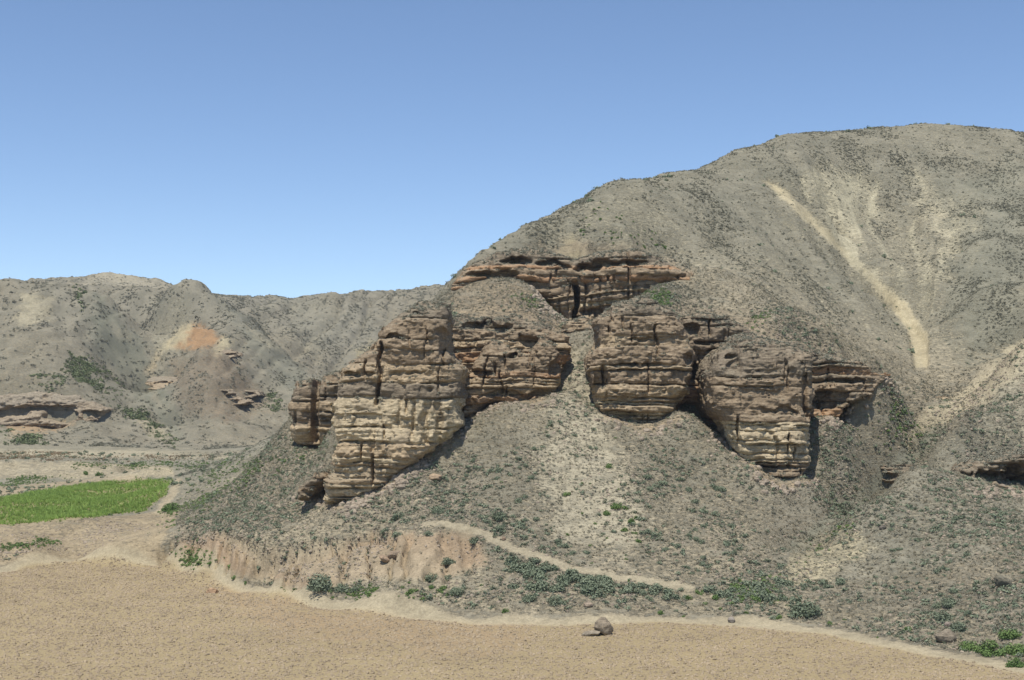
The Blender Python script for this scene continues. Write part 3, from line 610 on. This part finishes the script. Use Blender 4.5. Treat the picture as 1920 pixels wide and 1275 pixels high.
outcrop('low overhanging ledge at the right edge of the picture',
    [(1815, 888), (1840, 872), (1875, 858), (1925, 850), (2000, 858), (2040, 880), (2020, 915), (1930, 925), (1870, 922), (1825, 902)],
    79.9, .2, [(830, 868, .4, .7, .2, [(.19, .155, .11)], 'weathered_cap'), (868, 930, .4, .7, .25, [(.20, .16, .11), CAPC], 'rock_layer')], Rr=.6, seed=11, depth=5, vox=(.12, .14, .07), caves=[(1855, 895, 30, 14, 1.6), (1905, 894, 34, 18, 2.2), (1960, 892, 40, 16, 2.0)])  # stone colours darkened to carry the shade under the brow
outcrop('small broken ledge in the gully right of the pillar',
    [(1655, 905), (1658, 880), (1690, 872), (1720, 876), (1712, 895), (1690, 912)], 86.2, .2, [(860, 920, .3, .6, .2, [BROWN, CAPC], 'rock_layer')], Rr=.5, seed=12, depth=3.5, vox=(.1, .12, .06), caves=[(1675, 893, 16, 9, .8)])
outcrop('small crusty ledge at the top of the gully beside the pale scree',
    [(1738, 752), (1745, 740), (1785, 745), (1792, 758), (1760, 762)], 99.0, .2, [(730, 775, .3, .6, .2, [BROWN, TAN], 'rock_layer')], Rr=.4, seed=13, depth=3.5, vox=(.1, .12, .06), caves=[(1765, 757, 16, 5, .6)])
outcrop('low tilted rock slab left of the foot of the pale buttress',
    [(560, 928), (562, 908), (580, 900), (606, 885), (618, 900), (604, 912), (580, 930)], 81.6, .3, [(870, 935, .3, .6, .15, [BROWN, CAPC], 'rock_layer')], Rr=.5, seed=14, depth=2.5, vox=(.08, .1, .06), caves=[(585, 918, 20, 6, .5)])

# ledges and caves of the far hills
far_beds = lambda a, b: [(a-20, a+(b-a)*.4, 1.0, 2.0, .3, [(.29, .245, .18)], 'weathered_cap'), (a+(b-a)*.4, b+10, .8, 1.6, .4, [(.31, .25, .175), TAN], 'rock_layer')]
def lean(u, v0, v1):
    p, q = hit(u, v1), hit(u, v0); return (q[1]-p[1])/(q[2]-p[2])
outcrop('wide cave and overhanging ledge at the foot of the leftmost hill', [(-80, 797), (-80, 748), (20, 742), (60, 735), (130, 740), (170, 756), (196, 768), (180, 786), (140, 800), (60, 799)], hit(60, 799)[1]-.7, lean(60, 735, 799)*.68, far_beds(735, 790), Rr=.5, seed=21, depth=7, vox=(.22, .28, .14), warp=.4, rough=.35,
    caves=[(10, 774, 60, 9, 2.2), (112, 779, 34, 13, 4), (172, 776, 18, 6, 2.0), (75, 766, 70, 7, 2.0)])
outcrop('dark slit ledge in the valley between the two nearest far hills', [(272, 718), (285, 706), (330, 708), (340, 722), (312, 734), (285, 732)], hit(306, 735)[1]+.5, lean(306, 706, 735)*.85, far_beds(704, 732), Rr=.4, seed=22, depth=6, vox=(.2, .26, .14), rough=.35, caves=[(303, 721, 26, 7, 2.2)])
for (u, v, w_, lab) in [(408, 735, 26, 'left thin dark ledge on the lower flank of the second far hill'), (456, 738, 30, 'right thin dark ledge on the lower flank of the second far hill'), (432, 752, 34, 'lowest thin ledge on the brown flank of the second far hill'), (425, 664, 22, 'upper small ledge on the brown flank of the second far hill'), (360, 660, 18, 'small dark notch ledge below the orange scarp')]:
    outcrop(lab, [(u-w_, v+4), (u-w_*.7, v-5), (u+w_*.2, v-7), (u+w_*.8, v-4), (u+w_, v+3), (u+w_*.3, v+7), (u-w_*.5, v+8)], hit(u, v+8)[1]+.35, lean(u, v-8, v+8)*.9, [(v-30, v+30, .7, 1.3, .3, [(.265, .215, .15), (.285, .225, .155)], 'rock_layer')], Rr=.35, seed=int(u), depth=5, vox=(.2, .26, .13), rough=.4, caves=[(u, v+1, w_*.75, 3.5, 1.5)])
outcrop('orange crumbling scarp high on the second far hill', [(346, 632), (354, 620), (372, 611), (388, 620), (396, 634), (372, 641)], hit(371, 642)[1]+.2, lean(371, 612, 642), [(590, 660, .6, 1.2, .35, [(.38, .25, .145), (.41, .295, .185)], 'rock_layer')], Rr=.3, seed=24, depth=5, vox=(.18, .24, .12), warp=.9, rough=.5, caves=[(365, 625, 14, 3, .7), (378, 633, 12, 3, .7)])

# ------------------------------------------------------------------ boulders and turf lips
def blob(seed, sx, sy, sz, facet=.5, sub=4):
    import bmesh
    bm = bmesh.new(); bmesh.ops.create_icosphere(bm, subdivisions=sub, radius=1.0)
    Vb = np.array([v.co[:] for v in bm.verts]); Fb = np.array([[v.index for v in f.verts] for f in bm.faces]); bm.free()
    rg = np.random.default_rng(seed); r = np.ones(len(Vb))
    for _ in range(9):                                     # flat broken faces
        d = rg.normal(size=3); d /= np.linalg.norm(d); c = rg.uniform(.62, .95); q = Vb@d; r = np.minimum(r, np.where(q > .05, c/np.maximum(q, .05), 9))
    r = r**.9*(1+.10*fbm3(Vb[:, 0]*1.7+seed, Vb[:, 1]*1.7, Vb[:, 2]*1.7, 3)+.05*fbm3(Vb[:, 0]*6, Vb[:, 1]*6+seed, Vb[:, 2]*8, 2))
    return Vb*r[:, None]*np.array([sx, sy, sz]), Fb
def boulder(label, u, v, wpx, hpx, colr, seed, name='boulder', sink=.25, rot=(0, 0, 0), mat=None, dy=0, cat='boulder', group=None):
    p = hit(u, v); m = p[1]/F; Vb, Fb = blob(seed, wpx*m/2, wpx*m/2*.85, hpx*m/2*1.1)
    tone = np.tile(np.array(colr), (len(Vb), 1))*(1+.15*n3(Vb[:, 0]*2+seed, Vb[:, 1]*2, Vb[:, 2]*2))[:, None]
    o = obj(name, mesh_np(name, Vb, Fb, {'tone': tone, 'soil': tone, 'veg': np.full(len(Vb), -.3)}), mat or M_rock, label=label, category=cat)
    if group: o['group'] = group
    o.location = (p[0], p[1]+dy, p[2]+hpx*m/2*(1-2*sink)); o.rotation_euler = tuple(R(a) for a in rot); return o
boulder('brown rounded boulder standing at the edge of the bare field', 1132, 1190, 36, 34, (.28, .23, .165), 3, rot=(0, 22, 20), sink=.1)
boulder('low grey stone leaning against the brown boulder in the field', 1108, 1189, 38, 11, (.29, .245, .18), 5, rot=(0, -8, 0), sink=.25, dy=-.3)
boulder('dark oval boulder lodged on the slope at the far right', 1880, 1100, 40, 22, (.17, .155, .115), 8, rot=(0, 24, 10), sink=.2)
boulder('grey brown boulder beside the green bushes at the lower right', 1774, 1202, 42, 28, (.25, .21, .155), 11, rot=(0, 14, 30), sink=.2)
boulder('small brown rock just above the grey brown boulder at lower right', 1777, 1175, 14, 11, (.26, .21, .17), 12)
boulder('upper block of the broken rock pair on the eroded bank', 741, 1044, 32, 18, (.33, .25, .175), 13, rot=(0, -25, 0), dy=-.2)
boulder('lower block of the broken rock pair on the eroded bank', 722, 1050, 24, 12, (.34, .25, .17), 14, rot=(0, 20, 0), dy=-.2)
boulder('orange lump of soil lying on the bare field at left', 398, 1112, 24, 12, (.42, .28, .17), 15)
boulder('flat pinkish stone between the field track and the shrubs', 1102, 1136, 20, 9, (.34, .27, .2), 16)
boulder('small pale rock beside the field track right of the brown boulder', 1372, 1166, 16, 12, (.33, .29, .24), 17)
boulder('pale crumbling rock on the scree below the pale buttress', 817, 898, 26, 14, (.40, .30, .20), 18)
boulder('small reddish rock beside the footpath at its bend', 944, 1012, 9, 8, (.36, .26, .18), 19)
boulder('dark broken rock on the upper part of the near right spur', 1655, 992, 14, 8, (.16, .14, .115), 20)
boulder('small dark rock on the crest of the near right spur', 1578, 972, 14, 7, (.17, .14, .11), 22)
def ordinal(n): return f"{n}{'th' if 10 < n % 100 < 14 else {1: 'st', 2: 'nd', 3: 'rd'}.get(n % 10, 'th')}"
# ------------------------------------------------------------------ shrubs
def leaf_cloud(seed, n, leaf, clumps=7, squash=.62, spiky=0.0):
    rg = np.random.default_rng(seed); cen = rg.normal(size=(clumps, 3)); cen /= np.linalg.norm(cen, axis=1)[:, None]; cen *= rg.uniform(.25, .72, (clumps, 1)); cen[:, 2] = np.abs(cen[:, 2])
    cr = rg.uniform(.28, .5, clumps); k = rg.integers(0, clumps, n)
    d = rg.normal(size=(n, 3)); d /= np.linalg.norm(d, axis=1)[:, None]
    p = cen[k]+d*cr[k][:, None]*rg.uniform(.55, 1.05+spiky, (n, 1)); p[:, 2] = np.abs(p[:, 2])*squash/.75+.03
    nrm = d+.7*rg.normal(size=(n, 3))+np.array([0, 0, .5]); nrm /= np.linalg.norm(nrm, axis=1)[:, None]
    t = np.cross(nrm, rg.normal(size=(n, 3))); t /= np.linalg.norm(t, axis=1)[:, None]; b_ = np.cross(nrm, t)
    l = leaf*rg.uniform(.6, 1.4, (n, 1)); w_ = l*.5
    Vq = np.stack([p-t*l, p-b_*w_, p+t*l, p+b_*w_], 1).reshape(-1, 3); return Vq, np.arange(4*n).reshape(n, 4)
def stem_mesh(seed, n=9):
    rg = np.random.default_rng(seed); Vs, Fs = [], []
    for _ in range(n):
        a = rg.uniform(0, 6.28); r_ = rg.uniform(.2, .7); tip = np.array([math.cos(a)*r_, math.sin(a)*r_, rg.uniform(.35, .75)]); base = np.array([math.cos(a)*.06, math.sin(a)*.06, -.06]); b0 = len(Vs)
        for q, c_ in ((0, base), (1, base*.45+tip*.55+np.array([0, 0, .08])), (2, tip)):
            for k in range(3): Vs.append(c_+(.03-.011*q)*np.array([math.cos(k*2.09), math.sin(k*2.09), 0]))
        for q in range(2):
            for k in range(3): Fs.append([b0+q*3+k, b0+q*3+(k+1) % 3, b0+q*3+3+(k+1) % 3, b0+q*3+3+k])
    return np.array(Vs), np.array(Fs)
def quadmesh(nm, vf, mat, smooth=False):
    me = mesh_np(nm, *vf, smooth=smooth); me.materials.append(mat); return me
SM = {'sage': [quadmesh('sage_shrub', leaf_cloud(200+i, 460, .115, 8, .62, .25), M_sage) for i in range(5)], 'green': [quadmesh('green_bush', leaf_cloud(300+i, 460, .12, 7, .7), M_green) for i in range(4)]}
BM = {'sage': [quadmesh('foliage', leaf_cloud(400+i, 1700, .072, 14, .62, .2), M_sage) for i in range(4)], 'green': [quadmesh('foliage', leaf_cloud(500+i, 1700, .078, 13, .66), M_green) for i in range(3)]}
STEM = [quadmesh('stem', stem_mesh(600+i), M_twig) for i in range(3)]
nshrub = 0
def shrub(kind, u, v, wpx, label, group=None, big=None, hs=1.0):
    global nshrub
    p = hit(u, v)
    if p is None: return
    nshrub += 1; r_ = wpx*p[1]/F/2*1.12; nm = 'sage_shrub' if kind == 'sage' else 'green_bush'
    big = wpx >= 28 if big is None else big
    if big:
        o = obj(nm, None); obj('foliage', BM[kind][nshrub % len(BM[kind])], None, o); obj('stem', STEM[nshrub % 3], None, o)
    else: o = obj(nm, SM[kind][nshrub % len(SM[kind])])
    o.location = (p[0], p[1]+r_*.3, p[2]-.02); o.rotation_euler = (0, 0, random.uniform(0, 6.28)); o.scale = (r_, r_*random.uniform(.8, 1.1), r_*hs*random.uniform(.85, 1.15))
    o['label'] = label; o['category'] = 'shrub'
    if group: o['group'] = group
def row_of(kind, pts, what, group, hs=1.0, big=None):
    for k, (u, v, w_) in enumerate(sorted(pts)): shrub(kind, u, v, w_, what.replace('#', ordinal(k+1)+' from the left'), group, big=big, hs=hs)
for kind, u, v, w_, lab in [
    ('sage', 1511, 1158, 74, 'largest grey green shrub, alone above the field track right of the gully mouth'), ('sage', 598, 1107, 64, 'large blue green shrub at the left foot of the eroded bank'),
    ('sage', 640, 1108, 38, 'medium shrub touching the right side of the large blue green shrub'), ('sage', 670, 1108, 32, 'third shrub from the left at the foot of the eroded bank'),
    ('green', 700, 1109, 25, 'low bright green bush right of the three blue green shrubs'), ('sage', 810, 1092, 32, 'grey shrub above the bright green patches below the footpath'), ('sage', 840, 1090, 28, 'grey shrub close to the right of its twin below the footpath'),
    ('sage', 857, 1114, 36, 'blue green shrub at the end of the green strip under the bank'), ('green', 947, 1148, 19, 'single green bush on the pale slope just above the track'),
    ('sage', 1043, 1134, 38, 'dark shrub on the brow of the pale slope above the boulder'), ('sage', 993, 1127, 36, 'shrub hanging over the small orange scar above the track'),
    ('green', 1555, 1171, 17, 'small green bush right below the largest grey green shrub'), ('green', 1463, 1160, 18, 'small green bush left below the largest grey green shrub'),
    ('green', 1702, 1184, 21, 'single round green bush left of the grey brown boulder'), ('sage', 1766, 1163, 46, 'long dark shrub above the grey brown boulder'), ('sage', 1783, 1138, 40, 'upper shrub of the group above the grey brown boulder'),
    ('sage', 1800, 1184, 38, 'dark shrub right behind the grey brown boulder'), ('sage', 1814, 1154, 22, 'small shrub right of the long dark shrub'), ('green', 1820, 1218, 42, 'green bush right of the grey brown boulder'),
    ('green', 1860, 1228, 52, 'wide green bush beside the track at lower right'), ('green', 1906, 1228, 50, 'dark green bush at the right edge beside the track'), ('green', 1895, 1198, 46, 'dark green bush at the right edge above the wide one'), ('green', 1907, 1250, 34, 'low green bush in front of the track at the right corner'),
    ('sage', 937, 975, 42, 'dark spreading shrub above the bend of the footpath'), ('sage', 937, 997, 28, 'shrub touching the upper edge of the footpath bend'), ('sage', 747, 974, 30, 'grey shrub at the left end of the footpath'), ('sage', 822, 962, 30, 'dark green shrub above the left part of the footpath'),
    ('green', 318, 958, 34, 'green bush at the corner of the crop field'), ('green', 185, 892, 18, 'dark bush on the foot of the yellow bank behind the crops'), ('green', 160, 890, 16, 'smaller dark bush left of its twin on the yellow bank'), ('sage', 490, 957, 26, 'dark shrub on the grey slope right of the crop field'),
    ('green', 1063, 929, 19, 'bright green dome bush high on the central scree'), ('green', 1140, 877, 19, 'highest bright green bush on the central scree'), ('green', 1157, 953, 28, 'wide bright green bush on the right of the central scree'), ('green', 1135, 966, 23, 'bright green bush just left below the wide one on the scree'),
    ('sage', 720, 1001, 24, 'left shrub of three below the footpath start'), ('sage', 745, 1008, 24, 'middle shrub of three below the footpath start'), ('sage', 805, 1004, 20, 'right shrub of three below the footpath start'), ('sage', 890, 1018, 28, 'shrub below the footpath where it bends down'), ('sage', 843, 1058, 30, 'isolated round shrub in the middle of the bare bank')]:
    shrub(kind, u, v, w_, lab)
row_of('green', [(770, 1113, 23), (807, 1103, 18), (830, 1104, 18), (903, 1098, 10), (753, 1103, 14)], 'low bright green bush, # in the strip under the bank', 'bright green bushes under the bank')
row_of('green', [(1092, 907, 9), (1107, 907, 8), (1159, 919, 9), (1171, 955, 15), (1185, 980, 20), (1192, 972, 13), (1174, 996, 20), (1190, 1002, 16), (1197, 1017, 15), (1090, 963, 9), (1116, 983, 9), (1063, 1003, 9), (1137, 1010, 10), (1107, 1023, 9), (1174, 1042, 9), (1174, 1049, 9), (1110, 1057, 8), (1154, 822, 8), (940, 905, 9), (1180, 1090, 9), (990, 1062, 8)], 'small bright green bush, # of those scattered on the central scree', 'bright green bushes on the scree')
row_of('green', [(1308, 1113, 15), (1291, 1124, 18), (1343, 1123, 22), (1352, 1143, 14), (1239, 1151, 18), (1282, 1156, 9), (1583, 1163, 9), (1400, 1150, 12), (1420, 1128, 20), (1500, 1128, 14), (1645, 1196, 9), (440, 1085, 16), (460, 1095, 12), (370, 1050, 18), (395, 1058, 14)], 'small green bush, # on the low ground above the field track', 'green bushes above the track')
def many(kind, poly, n, w0, w1, label, group, hs=1.0):
    P = np.array(poly); pts = []
    while len(pts) < n:
        u = random.uniform(P[:, 0].min(), P[:, 0].max()); v = random.uniform(P[:, 1].min(), P[:, 1].max())
        if poly_sd(np.array([u]), np.array([v]), poly)[0] < 0: pts.append((u, v, random.uniform(w0, w1)))
    row_of(kind, pts, label, group, hs, False)
many('sage', [(945, 1050), (1020, 1058), (1100, 1085), (1200, 1100), (1290, 1108), (1290, 1125), (1180, 1128), (1080, 1115), (960, 1105)], 62, 18, 38, 'blue green shrub, # in the thicket below the footpath', 'shrubs of the thicket below the footpath')
many('sage', [(1300, 1110), (1400, 1095), (1480, 1090), (1560, 1080), (1590, 1095), (1500, 1125), (1400, 1130)], 30, 16, 36, 'grey green shrub, # in the gully mouth', 'shrubs in the gully mouth')
many('sage', [(1170, 900), (1330, 860), (1400, 1000), (1370, 1090), (1240, 1085), (1190, 1000)], 42, 12, 24, 'dusty blue shrub, # on the scree below the barrel shaped stack', 'dusty shrubs on the right scree')
many('sage', [(860, 870), (1000, 830), (1060, 1000), (1150, 1060), (980, 1020), (880, 975)], 30, 10, 22, 'grey shrub, # on the scree left of the bright green bushes', 'grey shrubs on the left scree')
many('green', [(1080, 420), (1130, 375), (1160, 400), (1240, 440), (1260, 480), (1180, 465), (1100, 450)], 44, 6, 10, 'tiny dark bush, # on the pale slope above the cliff', 'dark bushes above the cliff')
many('sage', [(1640, 990), (1900, 950), (1900, 1120), (1700, 1150), (1600, 1110)], 20, 10, 22, 'low shrub, # on the face of the near right spur', 'shrubs on the right spur')
print('SHRUBS', nshrub)

# ------------------------------------------------------------------ ground cover that nobody could count
def scatter_group(name, me):
    src = bpy.data.objects.new(name+'_piece', me)
    ng = bpy.data.node_groups.new(name, 'GeometryNodeTree')
    ng.interface.new_socket('Geometry', in_out='INPUT', socket_type='NodeSocketGeometry'); ng.interface.new_socket('Geometry', in_out='OUTPUT', socket_type='NodeSocketGeometry')
    N = ng.nodes; gi = N.new('NodeGroupInput'); go = N.new('NodeGroupOutput'); ip = N.new('GeometryNodeInstanceOnPoints'); oi = N.new('GeometryNodeObjectInfo'); oi.inputs['Object'].default_value = src
    a = N.new('GeometryNodeInputNamedAttribute'); a.data_type = 'FLOAT_VECTOR'; a.inputs[0].default_value = 'rot'; e = N.new('FunctionNodeEulerToRotation')
    b_ = N.new('GeometryNodeInputNamedAttribute'); b_.data_type = 'FLOAT_VECTOR'; b_.inputs[0].default_value = 'scl'; L = ng.links
    L.new(gi.outputs[0], ip.inputs['Points']); L.new(oi.outputs['Geometry'], ip.inputs['Instance']); L.new(a.outputs[0], e.inputs[0]); L.new(e.outputs[0], ip.inputs['Rotation']); L.new(b_.outputs[0], ip.inputs['Scale']); L.new(ip.outputs[0], go.inputs[0])
    return ng
nx_ = np.cross(V[Q[:, 1]]-V[Q[:, 0]], V[Q[:, 3]]-V[Q[:, 0]]); area = np.linalg.norm(nx_, axis=1); nx_ /= area[:, None]
cen = V[Q].mean(1); vw = np.array([0, 0, CAMZ])-cen; vw /= np.linalg.norm(vw, axis=1)[:, None]
facing = (nx_*vw).sum(1); inview = (np.abs(cc(SS)) < .41) & (cY > 45) & (facing > -.12)
def scatter(name, label, me, n, weight, s0, s1, zs=1.0, tilt=.25, sink=0.0, cat=None, farscale=0.0):
    w_ = np.where(inview, np.clip(weight, 0, None), 0); w_ = w_/w_.sum(); k = rng.choice(len(Q), n, p=w_)
    a, b_ = rng.random(n)[:, None], rng.random(n)[:, None]; q = Q[k]
    P = (V[q[:, 0]]*(1-a)+V[q[:, 1]]*a)*(1-b_)+(V[q[:, 3]]*(1-a)+V[q[:, 2]]*a)*b_
    s_ = rng.uniform(0, 1, n)**1.8*(s1-s0)+s0; s_ = s_*(1+farscale*np.clip((P[:, 1]-100)/150, 0, 2)); P[:, 2] -= sink*s_
    pm = bpy.data.meshes.new(name); pm.vertices.add(n); pm.vertices.foreach_set('co', P.astype(np.float32).ravel())
    r_ = pm.attributes.new('rot', 'FLOAT_VECTOR', 'POINT'); r_.data.foreach_set('vector', np.c_[rng.normal(0, tilt, n), rng.normal(0, tilt, n), rng.uniform(0, 6.28, n)].astype(np.float32).ravel())
    c_ = pm.attributes.new('scl', 'FLOAT_VECTOR', 'POINT'); c_.data.foreach_set('vector', np.c_[s_, s_, s_*zs].astype(np.float32).ravel())
    o = obj(name, pm, None, kind='stuff', label=label); md = o.modifiers.new('scatter', 'NODES'); md.node_group = scatter_group(name, me); return o
def scatter_pts(name, label, me, P, s0, s1):
    n = len(P); s_ = rng.uniform(0, 1, n)**1.8*(s1-s0)+s0; pm = bpy.data.meshes.new(name); pm.vertices.add(n); pm.vertices.foreach_set('co', P.astype(np.float32).ravel())
    r_ = pm.attributes.new('rot', 'FLOAT_VECTOR', 'POINT'); r_.data.foreach_set('vector', np.c_[rng.normal(0, .25, n), rng.normal(0, .25, n), rng.uniform(0, 6.28, n)].astype(np.float32).ravel())
    c_ = pm.attributes.new('scl', 'FLOAT_VECTOR', 'POINT'); c_.data.foreach_set('vector', np.c_[s_, s_, s_*.9].astype(np.float32).ravel())
    o = obj(name, pm, None, kind='stuff', label=label); md = o.modifiers.new('scatter', 'NODES'); md.node_group = scatter_group(name, me)
def blades(seed, n, mat, lean=.5, wid=.05):
    rg = np.random.default_rng(seed); Vs = []
    for i in range(n):
        a = rg.uniform(0, 6.28); r_ = rg.uniform(0, .25); b_ = np.array([math.cos(a)*r_, math.sin(a)*r_, -.03]); d = np.array([math.cos(a)*rg.uniform(.1, lean), math.sin(a)*rg.uniform(.1, lean), rg.uniform(.5, 1)]); t = np.array([-math.sin(a), math.cos(a), 0])*wid
        Vs += [b_-t, b_+t, b_+d]
    me = mesh_np('tuft', np.array(Vs), np.arange(3*n).reshape(n, 3), smooth=False); me.materials.append(mat); return me
T_sage = quadmesh('tuft', leaf_cloud(700, 46, .24, 5, .6, .2), M_sage); T_scrub = quadmesh('tuft', leaf_cloud(704, 40, .26, 5, .55, .2), M_scrub); T_dry = blades(701, 16, M_dry, .8, .07); T_crop = blades(702, 14, M_crop, .6, .06); T_olive = quadmesh('tuft', leaf_cloud(706, 46, .24, 5, .55), M_olive); T_green = quadmesh('tuft', leaf_cloud(703, 46, .24, 5, .55), M_green)
LP = np.concatenate(LEDGE); print('LEDGE', len(LP)); scatter_pts('ledge_scrub', 'grey scrub growing on the tops and ledges of the cliffs', T_scrub, LP, .05, .24)
cveg, cFD, cX = cc(veg), cc(FD), cc(XX); hillm = (cFD > 1.0) & (cc(Zpath) < .3) & (cc(Zcrop) < .2)
cl = np.clip(.45+.75*fbm2(cX*.35, cY*.35, 3)+.7*n2(cX*.5+2+.5*n2(cX*.2, cY*.2), cY*.07), 0, 1.8)
terr = reg == 3
far = cY > 195
vg = np.clip(cveg+.15, .04, 1.2)
scatter('sage_scrub', 'low grey sage scrub covering the near slopes', T_sage, 9000, vg**1.3*cl*hillm*(cY < 100)*~terr*area, .06, .26, tilt=.3)
scatter('grey_scrub', 'fine grey scrub between the sage on the near slopes', T_scrub, 26000, (vg+.1)*(.3+cl)*hillm*(cY < 102)*~terr*area, .04, .17, tilt=.3)
scatter('dry_grass', 'thin dry grass between the shrubs on the near slopes', T_dry, 45000, (vg+.15)*hillm*(cY < 105)*~terr*area, .05, .18, tilt=.3)
scatter('hill_scrub', 'grey scrub covering the big hill', T_scrub, 60000, vg**1.5*(.1+cl**2)*(cY > 96)*(cY < 180)*~terr*hillm*area, .04, .21, zs=.8, tilt=.4)
scatter('far_scrub', 'grey scrub covering the far hills', T_scrub, 75000, vg**1.3*(.15+cl**2)*far*(cY < 480)*area, .12, .52, zs=.8, tilt=.4)
M_rust = leaf_material('rust_grass', (.20, .135, .075), (.31, .235, .14)); T_rust = blades(705, 16, M_rust, .8, .07)
K = cc(np.maximum(zone([(-50, 862), (150, 862), (160, 850), (-50, 846)], 3, 150, 215, 3), zone([(140, 864), (420, 864), (400, 856), (140, 856)], 3, 150, 215, 3)))
scatter('rust_grass', 'rust brown dry grass on the far terrace', T_rust, 2600, K*(.1+cl**2)*area, .08, .24, tilt=.25)
zc = cc(Zcrop); scatter('crop_plants', 'young green crop standing in the field', T_crop, 22000, zc*(.35+cl)*area, .12, .36, tilt=.2)
K = cc(np.maximum.reduce([2.5*zone([(130, 872), (330, 868), (440, 862), (380, 880), (330, 882)], 4, 140, 200), zone([(0, 912), (100, 900), (180, 894), (120, 890), (0, 898)], 3, 120, 165), zone([(400, 1040), (300, 1030), (350, 1060), (480, 1090), (560, 1115), (470, 1090)], 6, 70, 95), zone([(620, 1100), (860, 1100), (860, 1118), (620, 1118)], 5, 60, 80), zone([(0, 1022), (90, 1010), (115, 1018), (0, 1032)], 4, 84, 105), zone([(330, 930), (420, 870), (560, 850), (430, 930), (330, 985), (290, 1000)], 14, 85, 130),
    zone([(920, 545), (960, 540), (1020, 570), (985, 580)], 8, 95, 104)*2, zone([(1140, 575), (1250, 540), (1260, 570), (1150, 590)], 8, 95, 106)*2, zone([(1400, 595), (1450, 590), (1440, 615), (1400, 612)], 8, 90, 104)*2, zone([(1580, 800), (1720, 740), (1740, 800), (1660, 840)], 14, 85, 104), zone([(1400, 1100), (1460, 1080), (1600, 960), (1620, 970), (1500, 1060)], 8, 70, 84), zone([(1300, 1100), (1450, 1100), (1480, 1130), (1300, 1130)], 10, 62, 80)]))
scatter('green_herbs', 'green herbs in damp hollows and along the banks', T_green, 8000, K*(.1+cl**2)*area, .05, .20, tilt=.3)
K = cc(np.maximum.reduce([zone([(130, 660), (200, 700), (260, 770), (330, 830), (300, 830), (190, 740), (120, 690)], 10, 190, 300), zone([(0, 800), (50, 810), (90, 830), (0, 835)], 6, 190, 240), zone([(500, 730), (540, 760), (545, 800), (510, 780)], 8, 190, 300), zone([(60, 705), (130, 690), (110, 720), (50, 740)], 8, 190, 300), zone([(140, 530), (170, 560), (150, 590)], 8, 220, 300)]))
scatter('far_green_bushes', 'dull green bushes along the damp flanks of the far hills', T_olive, 1900, K*(.05+cl**2)*area, .12, .6, tilt=.3)
Vc, Fc = blob(91, 1, .8, .7, sub=2); T_stone = mesh_np('stone', Vc, Fc, {'tone': np.tile([.34, .28, .21], (len(Vc), 1))}, smooth=False); T_stone.materials.append(M_rock)
rub = np.zeros_like(UU)
for ln in ([(560, 935), (640, 955), (720, 918), (790, 870), (865, 808)], [(870, 785), (960, 758), (1010, 762), (1045, 745)], [(1130, 780), (1200, 815), (1260, 800)], [(1340, 820), (1400, 875), (1460, 922), (1525, 905)], [(1540, 800), (1600, 770), (1665, 715)], [(1000, 545), (1060, 600), (1110, 610), (1180, 570)], [(1820, 915), (1920, 930)]): rub = np.maximum(rub, zline(ln, 8, 8, 76, 104))
scatter('rock_rubble', 'broken rock fallen at the foot of the cliffs', T_stone, 2000, cc(rub)*(.2+cl**2)*area, .05, .30, tilt=.6, sink=.25)
sky_edge = np.exp(-((facing-.05)/.06)**2)*(cY > 104)*(cY < 175)*hillm
scatter('ridge_scrub', 'low bushes along the skyline of the big hill', T_sage, 900, sky_edge*area, .12, .42, zs=1.2, tilt=.2)
Vc, Fc = blob(90, 1, .8, .6, sub=1); T_clod = mesh_np('clod', Vc, Fc, {'soil': np.tile([.335, .265, .175], (len(Vc), 1)), 'veg': np.full(len(Vc), -.4)}, smooth=False); T_clod.materials.append(M_ground)
scatter('soil_clods', 'clods of dry earth strewn over the ploughed field', T_clod, 52000, (cFD < -.3)*(cY > 47)*(.8+.2*cl)*area, .02, .13, tilt=.5, sink=.1)
scatter('loose_stones', 'small loose stones lying on the slopes', T_stone, 14000, (.5+.8*(1-vg))*hillm*(cY < 100)*cl*area, .03, .13, tilt=.6, sink=.2)

# ------------------------------------------------------------------ thin haze in the air
me = bpy.data.meshes.new('haze'); x0, x1, y0, y1, z0, z1 = -1700., 1700., -60., 1520., float(ZZ.min())-1, 64.
me.from_pydata([(x, y, z) for z in (z0, z1) for y in (y0, y1) for x in (x0, x1)], [], [(0, 2, 3, 1), (4, 5, 7, 6), (0, 1, 5, 4), (2, 6, 7, 3), (0, 4, 6, 2), (1, 3, 7, 5)])
hm = bpy.data.materials.new('haze'); hm.use_nodes = True; hn = hm.node_tree; hn.nodes.remove(hn.nodes['Principled BSDF'])
pv = hn.nodes.new('ShaderNodeVolumePrincipled'); pv.inputs['Color'].default_value = (.80, .88, 1, 1); pv.inputs['Density'].default_value = .0002; pv.inputs['Anisotropy'].default_value = .2
hn.links.new(pv.outputs[0], hn.nodes['Material Output'].inputs['Volume']); obj('haze', me, hm, kind='stuff')
tri = sum(len(o.data.polygons)*(2 if len(o.data.polygons) and o.data.polygons[0].loop_total == 4 else 1) for o in bpy.data.objects if o.type == 'MESH' and o.users_collection)
print('TRIS', tri)
